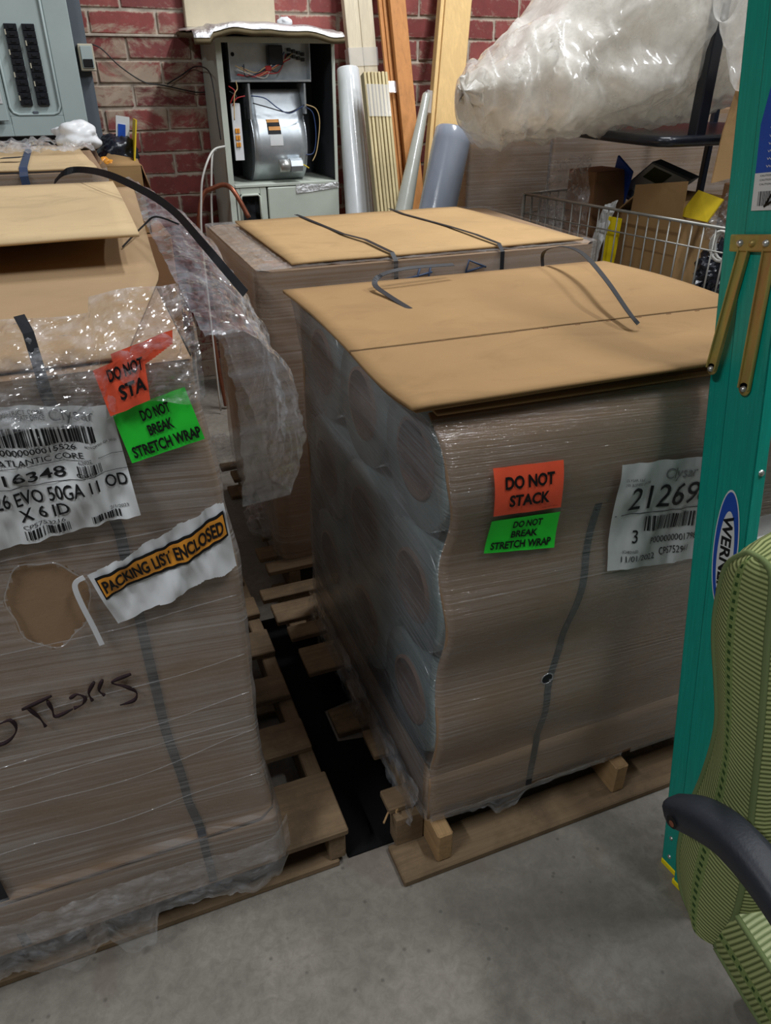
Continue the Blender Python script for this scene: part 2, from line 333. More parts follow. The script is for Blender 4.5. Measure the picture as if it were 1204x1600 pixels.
class MB:
    def __init__(s): s.v = []; s.f = []; s.uv = {}; s.smooth = []; s.mi = []
    def add(s, vs, fs, smooth=False, uvs=None, mi=0):
        b = len(s.v); s.v += [tuple(p) for p in vs]
        for f in fs:
            idx = len(s.f); s.f.append([b + i for i in f]); s.smooth.append(smooth); s.mi.append(mi)
            if uvs: s.uv[idx] = [uvs[i] for i in f]
        return s
    def box(s, x0, x1, y0, y1, z0, z1, mi=0):
        vs = [(x0, y0, z0), (x1, y0, z0), (x1, y1, z0), (x0, y1, z0), (x0, y0, z1), (x1, y0, z1), (x1, y1, z1), (x0, y1, z1)]
        return s.add(vs, [(0, 3, 2, 1), (4, 5, 6, 7), (0, 1, 5, 4), (1, 2, 6, 5), (2, 3, 7, 6), (3, 0, 4, 7)], mi=mi)
    def beam(s, p0, p1, w, th, side=(1, 0, 0)):
        p0, p1 = Vector(p0), Vector(p1); d = (p1 - p0).normalized()
        a = Vector(side); a = (a - d * a.dot(d)).normalized(); b = d.cross(a)
        vs = []
        for p in (p0, p1):
            for sa, sb in ((-1, -1), (1, -1), (1, 1), (-1, 1)): vs.append(p + a * sa * w / 2 + b * sb * th / 2)
        return s.add(vs, [(3, 2, 1, 0), (4, 5, 6, 7), (0, 1, 5, 4), (1, 2, 6, 5), (2, 3, 7, 6), (3, 0, 4, 7)])
    def tube(s, pts, r, n=8, caps=True, closed=False):
        pts = [Vector(p) for p in pts]; rs = r if isinstance(r, (list, tuple)) else [r] * len(pts)
        vs = []; fs = []; up = None; m = len(pts)
        for i, p in enumerate(pts):
            if closed: d = pts[(i + 1) % m] - pts[i - 1]
            else: d = pts[min(i + 1, m - 1)] - pts[max(i - 1, 0)]
            d.normalize()
            if up is None:
                up = Vector((0, 0, 1)) if abs(d.z) < 0.9 else Vector((1, 0, 0))
            a = (up - d * up.dot(d)).normalized(); up = a; b = d.cross(a)
            for k in range(n):
                t = 2 * math.pi * k / n; vs.append(p + (a * math.cos(t) + b * math.sin(t)) * rs[i])
        for i in range(m if closed else m - 1):
            j = (i + 1) % m
            for k in range(n): fs.append((i * n + k, i * n + (k + 1) % n, j * n + (k + 1) % n, j * n + k))
        if caps and not closed:
            fs.append(tuple(range(n))[::-1]); fs.append(tuple((m - 1) * n + k for k in range(n)))
        return s.add(vs, fs, smooth=True)
    def ribbon(s, pts, w, wdir, th=0.001):
        vs = []; pts = [Vector(p) for p in pts]; n = len(pts)
        for i, p in enumerate(pts):
            d = (pts[min(i + 1, n - 1)] - pts[max(i - 1, 0)]).normalized()
            a = Vector(wdir[i]) if isinstance(wdir, list) else Vector(wdir); a = (a - d * a.dot(d)).normalized(); b = d.cross(a) * th / 2
            for q in (a * w / 2 + b, -a * w / 2 + b, -a * w / 2 - b, a * w / 2 - b): vs.append(p + q)
        fs = [(0, 1, 2, 3), ((n - 1) * 4 + 3, (n - 1) * 4 + 2, (n - 1) * 4 + 1, (n - 1) * 4)]
        for i in range(n - 1):
            for k in range(4): fs.append((i * 4 + k, i * 4 + (k + 1) % 4, i * 4 + 4 + (k + 1) % 4, i * 4 + 4 + k)[::-1])
        return s.add(vs, fs)
    def grid(s, nu, nv, fn, mask=None, uv=None, smooth=True, flip=False, mi=0):
        vs = []; uvs = []
        for j in range(nv + 1):
            for i in range(nu + 1):
                u, v = i / nu, j / nv; p = fn(u, v); vs.append(tuple(p)); uvs.append(uv(u, v) if uv else (u, v))
        fs = []
        for j in range(nv):
            for i in range(nu):
                if mask and not mask((i + .5) / nu, (j + .5) / nv): continue
                a = j * (nu + 1) + i; f = (a, a + 1, a + nu + 2, a + nu + 1); fs.append(f[::-1] if flip else f)
        return s.add(vs, fs, smooth, uvs, mi)
    def lathe(s, prof, axis='Z', c=(0, 0, 0), n=32, smooth=True):
        """prof: list of (radius, height along the axis)"""
        vs = []
        for r, h in prof:
            for k in range(n):
                t = 2 * math.pi * k / n; a, b = r * math.cos(t), r * math.sin(t)
                q = {'Z': (a, b, h), 'X': (h, a, b), 'Y': (a, h, b)}[axis]; vs.append((q[0] + c[0], q[1] + c[1], q[2] + c[2]))
        fs = []
        for i in range(len(prof) - 1):
            for k in range(n): fs.append((i * n + k, i * n + (k + 1) % n, (i + 1) * n + (k + 1) % n, (i + 1) * n + k))
        return s.add(vs, fs, smooth)
    def build(s, name, mat, parent=None, loc=None, label=None, bevel=0.0, solid=0.0, cat=None, group=None, kind=None, seg=1):
        base = Vector(loc) if loc is not None else Vector((0, 0, 0))
        me = bpy.data.meshes.new(name); me.from_pydata([tuple(Vector(p) - base) for p in s.v], [], s.f); 
        mats = mat if isinstance(mat, (list, tuple)) else [mat]
        for m in mats: me.materials.append(MATS[m])
        for i, p in enumerate(me.polygons):
            p.use_smooth = s.smooth[i]; p.material_index = s.mi[i]
        if s.uv:
            ul = me.uv_layers.new(name='UVMap')
            for i, p in enumerate(me.polygons):
                if i in s.uv:
                    for k, li in enumerate(p.loop_indices): ul.data[li].uv = s.uv[i][k]
        me.update()
        o = bpy.data.objects.new(name, me); COL.objects.link(o); o.location = base
        if parent is not None: adopt(o, parent)
        if bevel:
            md = o.modifiers.new('bevel', 'BEVEL'); md.width = bevel; md.segments = seg; md.limit_method = 'ANGLE'; md.angle_limit = R(40)
        if solid:
            md = o.modifiers.new('solid', 'SOLIDIFY'); md.thickness = solid; md.offset = 0
        return tag(o, label, cat, group, kind)
def wmat(o):
    m = Matrix.LocRotScale(o.location, o.rotation_euler, o.scale)
    if o.parent: m = wmat(o.parent) @ o.matrix_parent_inverse @ m
    return m
def adopt(o, parent, local=False):
    o.parent = parent
    if not local: o.matrix_parent_inverse = wmat(parent).inverted()

def boxo(name, x0, x1, y0, y1, z0, z1, mat, parent=None, bevel=0.002, **kw):
    return MB().box(x0, x1, y0, y1, z0, z1).build(name, mat, parent, bevel=bevel, **kw)
def piece(name, me, loc, parent, rot=(0, 0, 0), scale=(1, 1, 1)):
    """a copy of a shared piece mesh placed in world coordinates"""
    o = bpy.data.objects.new(name, me); COL.objects.link(o); o.location = loc; o.rotation_euler = rot; o.scale = scale
    adopt(o, parent); return o
def nz(x, y, z, s=1.0): return noise.noise(Vector((x * s, y * s, z * s)))
def lerp(a, b, t): return a + (b - a) * t
def curve1(tab, x):
    if x <= tab[0][0]: return tab[0][1]
    for (a, va), (b, vb) in zip(tab, tab[1:]):
        if x <= b:
            t = (x - a) / (b - a); t = t * t * (3 - 2 * t); return lerp(va, vb, t)
    return tab[-1][1]
def smooth_pts(pts, n=6):
    pts = [Vector(p) for p in pts]; out = []
    for i in range(len(pts) - 1):
        p0, p1, p2, p3 = pts[max(i - 1, 0)], pts[i], pts[i + 1], pts[min(i + 2, len(pts) - 1)]
        for k in range(n):
            t = k / n
            out.append(0.5 * ((2 * p1) + (p2 - p0) * t + (2 * p0 - 5 * p1 + 4 * p2 - p3) * t * t + (3 * p1 - p0 - 3 * p2 + p3) * t ** 3))
    out.append(pts[-1]); return out

# text as flat print mapped onto a surface
_txt = {}
def text_geo(s, bold=0.0):
    k = (s, bold)
    if k in _txt: return _txt[k]
    cu = bpy.data.curves.new('txt', 'FONT'); cu.body = s; cu.size = 1.0; cu.resolution_u = 3; cu.offset = bold
    o = bpy.data.objects.new('txt', cu); COL.objects.link(o)
    bpy.context.view_layer.update()
    dg = bpy.context.evaluated_depsgraph_get(); me = bpy.data.meshes.new_from_object(o.evaluated_get(dg))
    v = [(p.co.x, p.co.y) for p in me.vertices]; f = [tuple(p.vertices) for p in me.polygons]
    bpy.data.objects.remove(o); bpy.data.curves.remove(cu); bpy.data.meshes.remove(me)
    x0 = min(p[0] for p in v); x1 = max(p[0] for p in v); y0 = min(p[1] for p in v); y1 = max(p[1] for p in v)
    v = [((x - x0) / (x1 - x0), (y - y0) / (y1 - y0)) for x, y in v]
    _txt[k] = (v, f); return _txt[k]
def put_text(mb, s, u0, u1, v0, v1, fn, bold=0.0):
    """text filling the rectangle u0..u1, v0..v1 of label space, mapped by fn(u,v)"""
    v, f = text_geo(s, bold); mb.add([fn(lerp(u0, u1, a), lerp(v0, v1, b)) for a, b in v], f)
def put_quad(mb, u0, u1, v0, v1, fn, nu=1):
    mb.grid(nu, 1, lambda a, b: fn(lerp(u0, u1, a), lerp(v0, v1, b)), smooth=False)
def barcode(mb, u0, u1, v0, v1, fn, n=26, seed=1):
    r = random.Random(seed); ws = [r.choice((1, 1, 2, 3)) for _ in range(n * 2)]; tot = sum(ws); c = 0
    for i, w in enumerate(ws):
        if i % 2 == 0: put_quad(mb, lerp(u0, u1, c / tot), lerp(u0, u1, (c + w) / tot), v0, v1, fn)
        c += w
def bilin(tl, tr, br, bl):
    def g(u, v):
        a = (lerp(bl[0], br[0], u), lerp(bl[1], br[1], u)); b = (lerp(tl[0], tr[0], u), lerp(tl[1], tr[1], u))
        return lerp(a[0], b[0], v), lerp(a[1], b[1], v)
    return g

# ================================================================== SETTING
MB().box(-4, 6, -4, 4.5, -0.1, 0).build('floor', 'concrete', kind='structure')
WY = 4.35
wall = MB().box(-4, 6, WY + 0.0, WY + 0.25, 0, 4.6).build('wall_back', 'mortar', kind='structure')
MB().box(-4, 6, -4, 4.6, 4.6, 4.7).build('ceiling', 'ceiling_paint', kind='structure')
def brick_mesh(L, seed):
    r = random.Random(seed); bm = bmesh.new(); bmesh.ops.create_cube(bm, size=1)
    for v in bm.verts:
        v.co.x *= L; v.co.y *= 0.05; v.co.z *= 0.0895
        v.co.y += 0.019; v.co.x += r.uniform(-.003, .003); v.co.z += r.uniform(-.003, .003); v.co.y += r.uniform(-.002, .002)
    bmesh.ops.bevel(bm, geom=bm.edges[:], offset=0.004, segments=1, affect='EDGES')
    me = bpy.data.meshes.new('brick'); bm.to_mesh(me); bm.free(); me.materials.append(MATS['red_brick']); return me
bricks = [brick_mesh(0.294, i) for i in range(5)]
rest = MB(); nb = 0
CH = 0.1016; BL = 0.3048
for c in range(0, 45):
    zc = 1.747 + CH * (c - 17) + CH / 2
    if zc < 0.04 or zc > 4.55: continue
    off = 0.254 + (BL / 2 if (c - 17) % 2 else 0)
    for k in range(-14, 19):
        xc = off + k * BL + BL / 2
        if xc < -3.8 or xc > 5.8: continue
        if 0.55 < zc < 2.12 and -0.55 < xc < 3.3:
            piece('brick', random.choice(bricks), (xc + random.uniform(-.003, .003), WY - random.uniform(0, .004), zc), wall, (0, 0, random.choice((0, math.pi)) * 0)); nb += 1
        else:
            rest.box(xc - .147, xc + .147, WY - .006, WY + .04, zc - .0445, zc + .0445)
rest.build('brickwork', 'red_brick', wall, kind='stuff')
# thin render ledge across the wall
boxo('trim_1', 0.22, 0.74, WY - 0.018, WY + 0.004, 1.741, 1.752, 'mortar', kind='structure')
for loc, w in LAMPS:
    p = thing('ceiling_light', {-0.1: 'long fluorescent fixture above the green striped chair', 0.9: 'long fluorescent fixture over the far side of the green ladder', 2.7: 'long fluorescent fixture above the wire basket cart', -0.3: 'long fluorescent fixture hung over the bare floor'}[loc[1]], 'lamp', (loc[0], loc[1], 4.6), 'fluorescent fixtures')
    boxo('housing', loc[0] - .1, loc[0] + .1, loc[1] - .62, loc[1] + .62, 4.19, 4.6, 'white_plastic', p)

# ================================================================== PALLETS
def pallet(label, x0, x1, y0, y1, decks, strings, bottoms, mats=('pallet_wood', 'pallet_wood_y'), group=None, dx=None):
    p = thing('wooden_pallet', label, 'pallet', ((x0 + x1) / 2, (y0 + y1) / 2, 0), group)
    for i, (a, b) in enumerate(decks):
        r = random.Random(i * 7 + int(x0 * 100)); l = x0 + (dx[i] if dx else r.uniform(-.01, .012))
        m = MB(); n = 5
        # plank with slightly ragged left end
        m.box(l, x1 + r.uniform(-.01, .01), a, b, 0.112, 0.131)
        boxx = m.build('deck_board', mats[0], p, bevel=0.003, loc=((x0 + x1) / 2 + r.uniform(-.3, .3), a, .11))
    for (a, b, ya, yb) in strings:
        MB().box(a, b, ya, yb, 0.02, 0.112).build('stringer', mats[1], p, bevel=0.004, loc=(a, ya + random.random(), 0))
    for (xa, xb, a, b) in bottoms:
        MB().box(xa, xb, a, b, 0.0, 0.02).build('bottom_board', mats[0], p, bevel=0.003, loc=(xa + .3, a, 0))
    return p
palL = pallet('weathered wooden pallet under the load with the packing list pouch', -0.72, 0.32, 1.0, 2.2,
    [(1.028, 1.205), (1.29, 1.395), (1.485, 1.58), (1.675, 1.785), (1.865, 1.96), (2.05, 2.165)],
    [(0.278, 0.318, 1.04, 2.16), (-0.25, -0.21, 1.04, 2.16), (-0.715, -0.675, 1.04, 2.16)],
    [(-0.72, 0.30, 1.035, 1.10), (-0.72, 0.32, 1.55, 1.65), (-0.72, 0.32, 2.06, 2.16)])
palC = pallet('broken wooden pallet under the load of film rolls with protruding stringer ends', 0.42, 1.44, 0.93, 1.99,
    [(1.04, 1.10), (1.20, 1.29), (1.40, 1.48), (1.545, 1.66), (1.71, 1.77), (1.80, 1.895), (1.925, 1.985)],
    [(0.507, 0.545, 0.945, 1.98), (1.0, 1.038, 0.955, 1.98), (1.40, 1.438, 0.95, 1.98)],
    [(0.418, 1.44, 0.928, 1.03), (0.42, 1.44, 1.40, 1.50), (0.42, 1.44, 1.88, 1.98)], ('pallet_wood', 'pallet_light'),
    dx=[0.005, 0.03, 0.05, -0.035, -0.04, -0.06, -0.075])
sp = MB()
for k in range(7):
    a = Vector((0.425 + k * .012, 1.045 + k * .004, 0.118)); sp.beam(a, a + Vector((random.uniform(-.03, .01), random.uniform(-.04, .0), random.uniform(-.07, .02))), 0.004, 0.003)
sp.build('splinters', 'pallet_light', palC)
boxo('block', 0.435, 0.505, 1.02, 1.06, 0.02, 0.112, 'pallet_wood', palC)
palF = pallet('wooden pallet with gapped boards under the far black-strapped load', 0.40, 1.58, 2.06, 2.95,
    [(2.07, 2.13), (2.16, 2.235), (2.29, 2.33), (2.47, 2.55), (2.63, 2.715), (2.78, 2.865), (2.90, 2.95)],
    [(0.47, 0.51, 2.07, 2.94), (0.98, 1.02, 2.07, 2.94), (1.53, 1.57, 2.07, 2.94)],
    [(0.42, 1.58, 2.06, 2.15), (0.42, 1.58, 2.84, 2.94)], dx=[0, -.01, .03, .03, .03, .03, .0])

# flat matt black strip covering the floor between the two front pallets
m = MB(); strip_r = lambda y: .413 if 1.38 < y < 1.52 or y > 1.86 else .50
m.grid(6, 60, lambda u, v: (lerp(.325, strip_r(lerp(1.045, 1.98, v)), u) + .003 * nz(u, v * 9, 1), lerp(1.045, 1.98, v), .004 + .001 * nz(u * 3, v * 12, 2)))
m.build('black_strip', 'matt_black', None, (.4, 1.5, 0), 'flat matt black strip covering the floor between two pallets', cat='mat', solid=.005)

# ================================================================== LEFT LOAD
XR = [(0.13, 0.172), (0.27, 0.168), (0.30, 0.156), (0.5, 0.148), (0.74, 0.151), (0.88, 0.153), (1.03, 0.139), (1.2, 0.122), (1.3, 0.126), (1.4, 0.128)]
def xr(z): return curve1(XR, z)
def yl(x, z):
    b = 1.030 + 0.004 * nz(x * 3, 0.3, z * 3) - (0.018 if z < 0.285 else 0.0)
    return b
LT = 1.255
left = thing('wrapped_pallet_load', 'stretch wrapped cardboard load with amber packing list pouch and torn film', 'pallet load', (-0.3, 1.6, 0.131))
def path_left(s, z, off):
    """s: distance along the perimeter; from far left on the front, round the right corner, to the back"""
    r = 0.022; X1 = xr(z) + off; xl = -0.75; Lf = X1 - r - xl
    if s <= Lf:
        x = xl + s; return (x, yl(x, z) - off)
    s2 = s - Lf; arc = r * math.pi / 2
    if s2 <= arc:
        a = s2 / r; y0 = yl(X1 - r, z) - off
        return (X1 - r + r * math.sin(a), y0 + r - r * math.cos(a))
    return (X1, yl(X1 - r, z) - off + r + (s2 - arc))
S_TOT = 0.9 + 1.05
def svals(fine, n_side):
    out = [0.9 * i / fine for i in range(fine)]; out += [0.855 + 0.06 * i / 12 for i in range(13)]; out += [0.915 + 1.1 * (i + 1) / n_side for i in range(n_side)]
    return sorted(set(round(q, 5) for q in out))
sv = svals(60, 40)
m = MB()
zz = [0.131, 0.2, 0.262, 0.275, 0.288, 0.30, 0.4, 0.5, 0.6, 0.7, 0.8, 0.9, 1.0, 1.05, 1.1, 1.15, 1.2, 1.235, LT]
m.grid(len(sv) - 1, len(zz) - 1, lambda u, v: (*path_left(sv[round(u * (len(sv) - 1))], zz[round(v * (len(zz) - 1))], 0), zz[round(v * (len(zz) - 1))]))
m.add([(-.75, 1.03, .131), (-.75, 2.1, .131), (-.75, 2.1, LT), (-.75, 1.03, LT)], [(0, 1, 2, 3)])
m.add([(-.75, 2.1, .131), (.15, 2.1, .131), (.15, 2.1, LT), (-.75, 2.1, LT)], [(0, 1, 2, 3)])
m.add([(-.75, 1.03, LT), (.12, 1.03, LT), (.13, 2.1, LT), (-.75, 2.1, LT)], [(0, 1, 2, 3)])
body = m.build('carton_stack', 'card_body', left)
# seams between stacked cartons: a thin cardboard lip of the bottom tray
m = MB(); m.tube([(-0.7, yl(0, .27) - .001, 0.279), (-0.2, yl(0, .27) - .001, .281), (0.13, yl(0, .27), .283), (0.158, 1.03, .284), (0.166, 1.06, .284), (0.166, 1.9, .28)], 0.0022, 6)
m.build('tray_lip', 'seam_dark', left)
# strap under the film on the front, and a second one far left
def on_front(x, z, off): return (x, yl(x, z) - off, z)
m = MB(); LS = [(.14, .016), (.27, .012), (.40, -.002), (.62, -.016), (.8, -.018), (1.0, -.02), (1.06, -.03), (1.25, -.075)]; m.ribbon([on_front(curve1(LS, z), z, 0.0022) for z in [.14 + 1.11 * i / 110 for i in range(111)]], 0.016, (1, 0, 0))
m.build('strap', 'strap_plastic', left)
m = MB(); m.ribbon([on_front(x, z, 0.002) for x, z in [(-0.36, 0.45), (-0.345, .14)]], 0.016, (1, 0, 0)); m.build('strap', 'strap_plastic', left)
# film on front and right side, with a torn oval hole
zf = [0.150 + (1.285 - 0.150) * i / 230 for i in range(231)]
sf = svals(260, 60)
def pf(u, v):
    s = sf[round(u * (len(sf) - 1))]; z = zf[round(v * (len(zf) - 1))]
    w = 0.0045 + 0.002 * nz(s * 5, 1.7, z * 25) + 0.0025 * abs(nz(s * 3, 4.1, z * 6))
    if s > 0.93: w += 0.012 * math.sin(min(1, (s - .93) / .3) * 1.57) * (0.5 + 0.5 * nz(s * 4, 8, z * 4))
    x, y = path_left(s, z, w); return (x, y, z)
def hole_mask(u, v):
    p = pf(u, v); x, z = p[0], p[2]
    if p[1] > 1.06: return not (z > 1.2)
    dx, dz = (x + 0.141) / 0.056, (z - 0.903) / 0.078
    a = math.atan2(dz, dx); rr = 1 + 0.06 * math.sin(3 * a + 1) + 0.04 * math.sin(7 * a)
    if dx * dx + dz * dz < rr * rr: return False
    if z > 1.255 + 0.02 * nz(x * 18, 2, 0): return False
    return True
m = MB(); m.grid(len(sf) - 1, 230, pf, hole_mask, lambda u, v: (sf[round(u * (len(sf) - 1))], zf[round(v * 230)] + 0.10 * sf[round(u * (len(sf) - 1))]))
m.build('stretch_film', 'film_left', left)
# rolled rim of the tear
m = MB(); pts = []
for k in range(48):
    a = 2 * math.pi * k / 48; rr = 1 + 0.06 * math.sin(3 * a + 1) + 0.04 * math.sin(7 * a)
    x = -0.141 + 0.057 * rr * math.cos(a); z = 0.903 + 0.079 * rr * math.sin(a); pts.append((x, yl(x, z) - 0.006, z))
m.tube(pts, 0.0014, 5, closed=True); m.build('torn_film_rim', 'film_crumple', left)
# gathered folds running across the front
m = MB()
for zc, amp, seed in [(0.605, 0.012, 1), (0.555, 0.02, 2), (0.50, 0.03, 5), (0.70, 0.02, 4), (0.83, 0.015, 7), (0.99, 0.012, 8), (0.40, 0.03, 9)]:
    pts = []
    for k in range(41):
        x = lerp(-0.45, 0.14, k / 40); z = zc + amp * nz(x * 4, seed, 0) + 0.06 * max(0, x + .05); pts.append((x, yl(x, z) - 0.0075, z))
    m.tube(pts, [0.0008 + 0.0009 * abs(nz(k * .3, seed, 3)) for k in range(41)], 5)
m.build('film_fold', 'film_crumple', left)
# crumpled film gathered over the top of the front
def crump(x, y, z, a=1.0, s=1.0):
    q = abs(nz(x * 16 * s, y * 16 * s, z * 16 * s)) + 0.55 * abs(nz(x * 38 * s + 5, y * 38 * s, z * 38 * s)) + 0.3 * abs(nz(x * 80 * s + 9, y * 80 * s, z * 80 * s)); return q * a
def cf(u, v):
    x = lerp(-0.55, 0.135, u); top = 1.315 + 0.02 * nz(x * 7, 0, 3) + (0.02 if x > 0.0 else 0)
    z = lerp(1.19 + 0.03 * nz(x * 9, 4, 4), top, v)
    y = 1.022 + 0.22 * max(0, v - 0.55) ** 1.3 + (0.03 * max(0, x - .1) / .03)
    d = crump(x, y, z, 0.030)
    return (x, y - d - 0.004, z + 0.3 * d)
m = MB(); m.grid(150, 60, cf, None, lambda u, v: (u * .7, v * .2), smooth=False); m.build('crumpled_film', 'film_crumple', left)
# bottom skirt of loose film with ragged edge
def sk(u, v):
    x = lerp(-0.6, 0.19, u); low = curve1([(-.6, .105), (-.36, .10), (-.31, .07), (-.27, .045), (-.2, .10), (-.17, .03), (-.12, .035), (-.10, .13), (-.02, .125), (.06, .105), (.10, .085), (.14, .115), (.19, .12)], x) + 0.012 * nz(x * 60, 1, 1)
    z = lerp(0.235 + 0.03 * nz(x * 4, 1, 2), low, v); y = 1.004 - 0.012 * v - crump(x, 1, z, 0.010)
    if x > .15: y += (x - .15) * 1.2
    return (x, y, z)
m = MB(); m.grid(150, 24, sk, None, lambda u, v: (u * .8, v * .2), smooth=False); m.build('film_skirt', 'film_crumple', left)
# top sheet (rises to the back) and the raised board
def ts(u, v):
    y = lerp(1.05, 2.2, v); z = curve1([(1.05, 1.262), (1.5, 1.262), (2.2, 1.338)], y); xmax = 0.138 + 0.03 * (y - 1.5) / .7
    if v < 0.40: xmax -= (0.40 - v) * 0.35 * 0.6
    return (lerp(-0.75, xmax, u), y, z + 0.002 * nz(u * 3, v * 3, 1))
m = MB(); m.grid(20, 24, ts); m.build('top_sheet', 'card_inner', left, solid=0.005)
pad = boxo('spacer_carton', -0.7, -0.05, 1.95, 2.18, 1.325, 1.335, 'card_dark', left)
m = MB(); m.grid(20, 10, lambda u, v: (lerp(-0.6, 0.117 + 0.004 * v, u), lerp(1.565, 2.20, v), lerp(1.330, 1.352, v) + 0.006 * math.sin(v * 3.1) + .002 * nz(u * 4, v * 4, 2)))
m.build('raised_lid', 'card_pale', left, solid=0.007)
# labels on the left load
def label_set(load, fn2, quad, off, ysurf, mat, nu=30, nv=20, wr=0.0, seed=0, name='label', mask=None):
    g = bilin(*quad)
    def f(u, v, o=0.0):
        x, z = g(u, v); w = wr * (0.35 + 0.9 * nz((x - .35 * z) * 24 + seed, seed, z * 7) + 0.45 * nz((x + .2 * z) * 60, seed + 3, z * 16)) if wr else 0
        return (x, ysurf(x, z) - off - o - max(0, w), z)
    m = MB(); m.grid(nu, nv, lambda u, v: f(u, v), mask); o = m.build(name, mat, load)
    return o, (lambda u, v: f(u, v, 0.0016))
# shipping label
lab, F = label_set(left, None, ((-0.30, 1.245), (0.002, 1.212), (0.014, 1.036), (-0.30, 1.004)), 0.010, yl, 'white_paper', 90, 50, 0.016, 3, 'shipping_label')
m = MB(); g = MB()
put_text(g, 'Clysar', 0.74, 0.92, 0.86, 0.985, F, 0.0); put_text(m, 'CORPORATE OFFICE', .55, .72, .90, .935, F); put_text(m, 'DISTRICT CORE', .55, .72, .94, .97, F)
barcode(m, 0.50, 0.905, 0.715, 0.845, F, 30, 3)
put_text(m, '0000000015526', .50, .81, .655, .70, F, .01); put_text(m, 'ATLANTIC CORE', .48, .83, .585, .63, F, .005)
put_text(m, 'ACWORTH, GA 30101', .845, .985, .668, .692, F)
put_text(m, '16348', .48, .74, .455, .535, F, .01); barcode(m, .79, .90, .44, .53, F, 12, 5); put_text(m, '62026', .80, .86, .54, .565, F)
put_quad(m, .0, 1.0, .57, .574, F, 20); put_quad(m, .0, 1.0, .425, .43, F, 20); None
put_text(m, '26 EVO 50GA 11 OD', .42, .985, .285, .395, F, .012); put_text(m, 'X 6 ID', .50, .71, .165, .26, F, .012)
put_text(m, '2/1/2023', .88, .96, .10, .125, F); put_text(m, 'Case', .78, .85, .44, .475, F)
barcode(m, .50, .70, .03, .10, F, 16, 6); put_text(m, 'CPS753216', .50, .68, .11, .14, F); barcode(m, .79, .92, .03, .09, F, 14, 8)
m.build('lettering', 'ink', lab); g.build('lettering', 'grey_ink', lab)
m = MB()
# green label
labg, F = label_set(left, None, ((0.002, 1.197), (0.104, 1.22), (0.122, 1.137), (0.016, 1.117)), 0.013, yl, 'green_label', 24, 16, 0.003, 9, 'warning_label')
m = MB(); put_text(m, 'DO NOT', .33, .72, .68, .88, F, .032); put_text(m, 'BREAK', .35, .69, .39, .59, F, .032); put_text(m, 'STRETCH WRAP', .06, .985, .07, .29, F, .032); m.build('lettering', 'ink', labg)
# torn orange label under the crumpled film
def torn(u, v): return not (u < 0.25 and v > 0.86) and not (u > 0.62 and v < 0.62 - (u - .62) * -0.4) and not (u > .8 and v < .5)
labo, F = label_set(left, None, ((-0.012, 1.272), (0.098, 1.305), (0.088, 1.222), (0.0, 1.196)), 0.020, yl, 'orange_label', 80, 64, 0.008, 5, 'warning_label', torn)
m = MB(); put_text(m, 'DO NOT', .14, .60, .56, .78, F, .032); put_text(m, 'STA', .22, .60, .2, .46, F, .032); m.build('lettering', 'ink', labo)
# packing list pouch
PQ = ((-0.080, 0.955), (0.136, 1.036), (0.146, 0.898), (-0.050, 0.838))
def pouch_mask(u, v): return v < 0.93 + 0.07 * nz(u * 5, 3, 0) and v > 0.04 + 0.06 * nz(u * 6, 7, 0)
pl, F = label_set(left, None, PQ, 0.010, yl, 'white_plastic', 140, 90, 0.013, 12, 'packing_list_pouch', pouch_mask)
def F2(u, v, o=.0014):
    p = F(u, v + 0.06 * math.sin(u * 4.5) * (1 - u) - .10 * math.sin(u * 3.1)); return (p[0], p[1] - o, p[2])
o_in = MB(); o_in.grid(90, 10, lambda a, b: F2(lerp(.03, .985, a), lerp(.52, .86, b), .0006)); ob = o_in.build('black_border', 'ink', pl)

def F3(u, v): return F2(u, v, .0026)
o_in = MB(); o_in.grid(90, 8, lambda a, b: F2(lerp(.04, .975, a), lerp(.56, .82, b))); ab = o_in.build('amber_band', 'amber_band', pl)
m = MB(); put_text(m, 'PACKING LIST ENCLOSED', .055, .96, .60, .78, F3, .03); m.build('lettering', 'ink', pl)
m = MB(); m.ribbon(smooth_pts([on_front(x, z, .014) for x, z in [(-0.083, .943), (-0.095, .938), (-0.099, .925), (-0.095, .89), (-0.088, .85), (-0.082, .81)]], 4), 0.008, (1, 0, .2)); m.build('peeled_tape', 'white_plastic', left)
# marker writing
def stroke(pts, w=0.0045):
    m.tube([on_front(x, z, .0085) for x, z in [(p[0], p[2]) for p in smooth_pts([(a, 0, b) for a, b in pts], 5)]], [w * (0.55 + .25 * math.sin(i * .7)) for i in range((len(pts) - 1) * 5 + 1)], 5)
m = MB()
stroke([(-0.30, .742), (-0.27, .70), (-0.243, .70), (-0.24, .675), (-0.262, .655), (-0.30, .66)])
stroke([(-0.222, .715), (-0.175, .728)]); stroke([(-0.213, .715), (-0.202, .69), (-0.197, .668)]); stroke([(-0.183, .72), (-0.180, .70), (-0.178, .683), (-0.150, .690)])
stroke([(-0.150, .713), (-0.138, .718), (-0.128, .707), (-0.134, .694), (-0.148, .690)]); stroke([(-0.108, .735), (-0.120, .715), (-0.118, .697)]); stroke([(-0.095, .735), (-0.104, .715), (-0.098, .702)])
stroke([(-0.05, .733), (-0.082, .725), (-0.062, .708), (-0.048, .690), (-0.055, .675), (-0.078, .672)])
m.build('marker_writing', 'marker_ink', left)

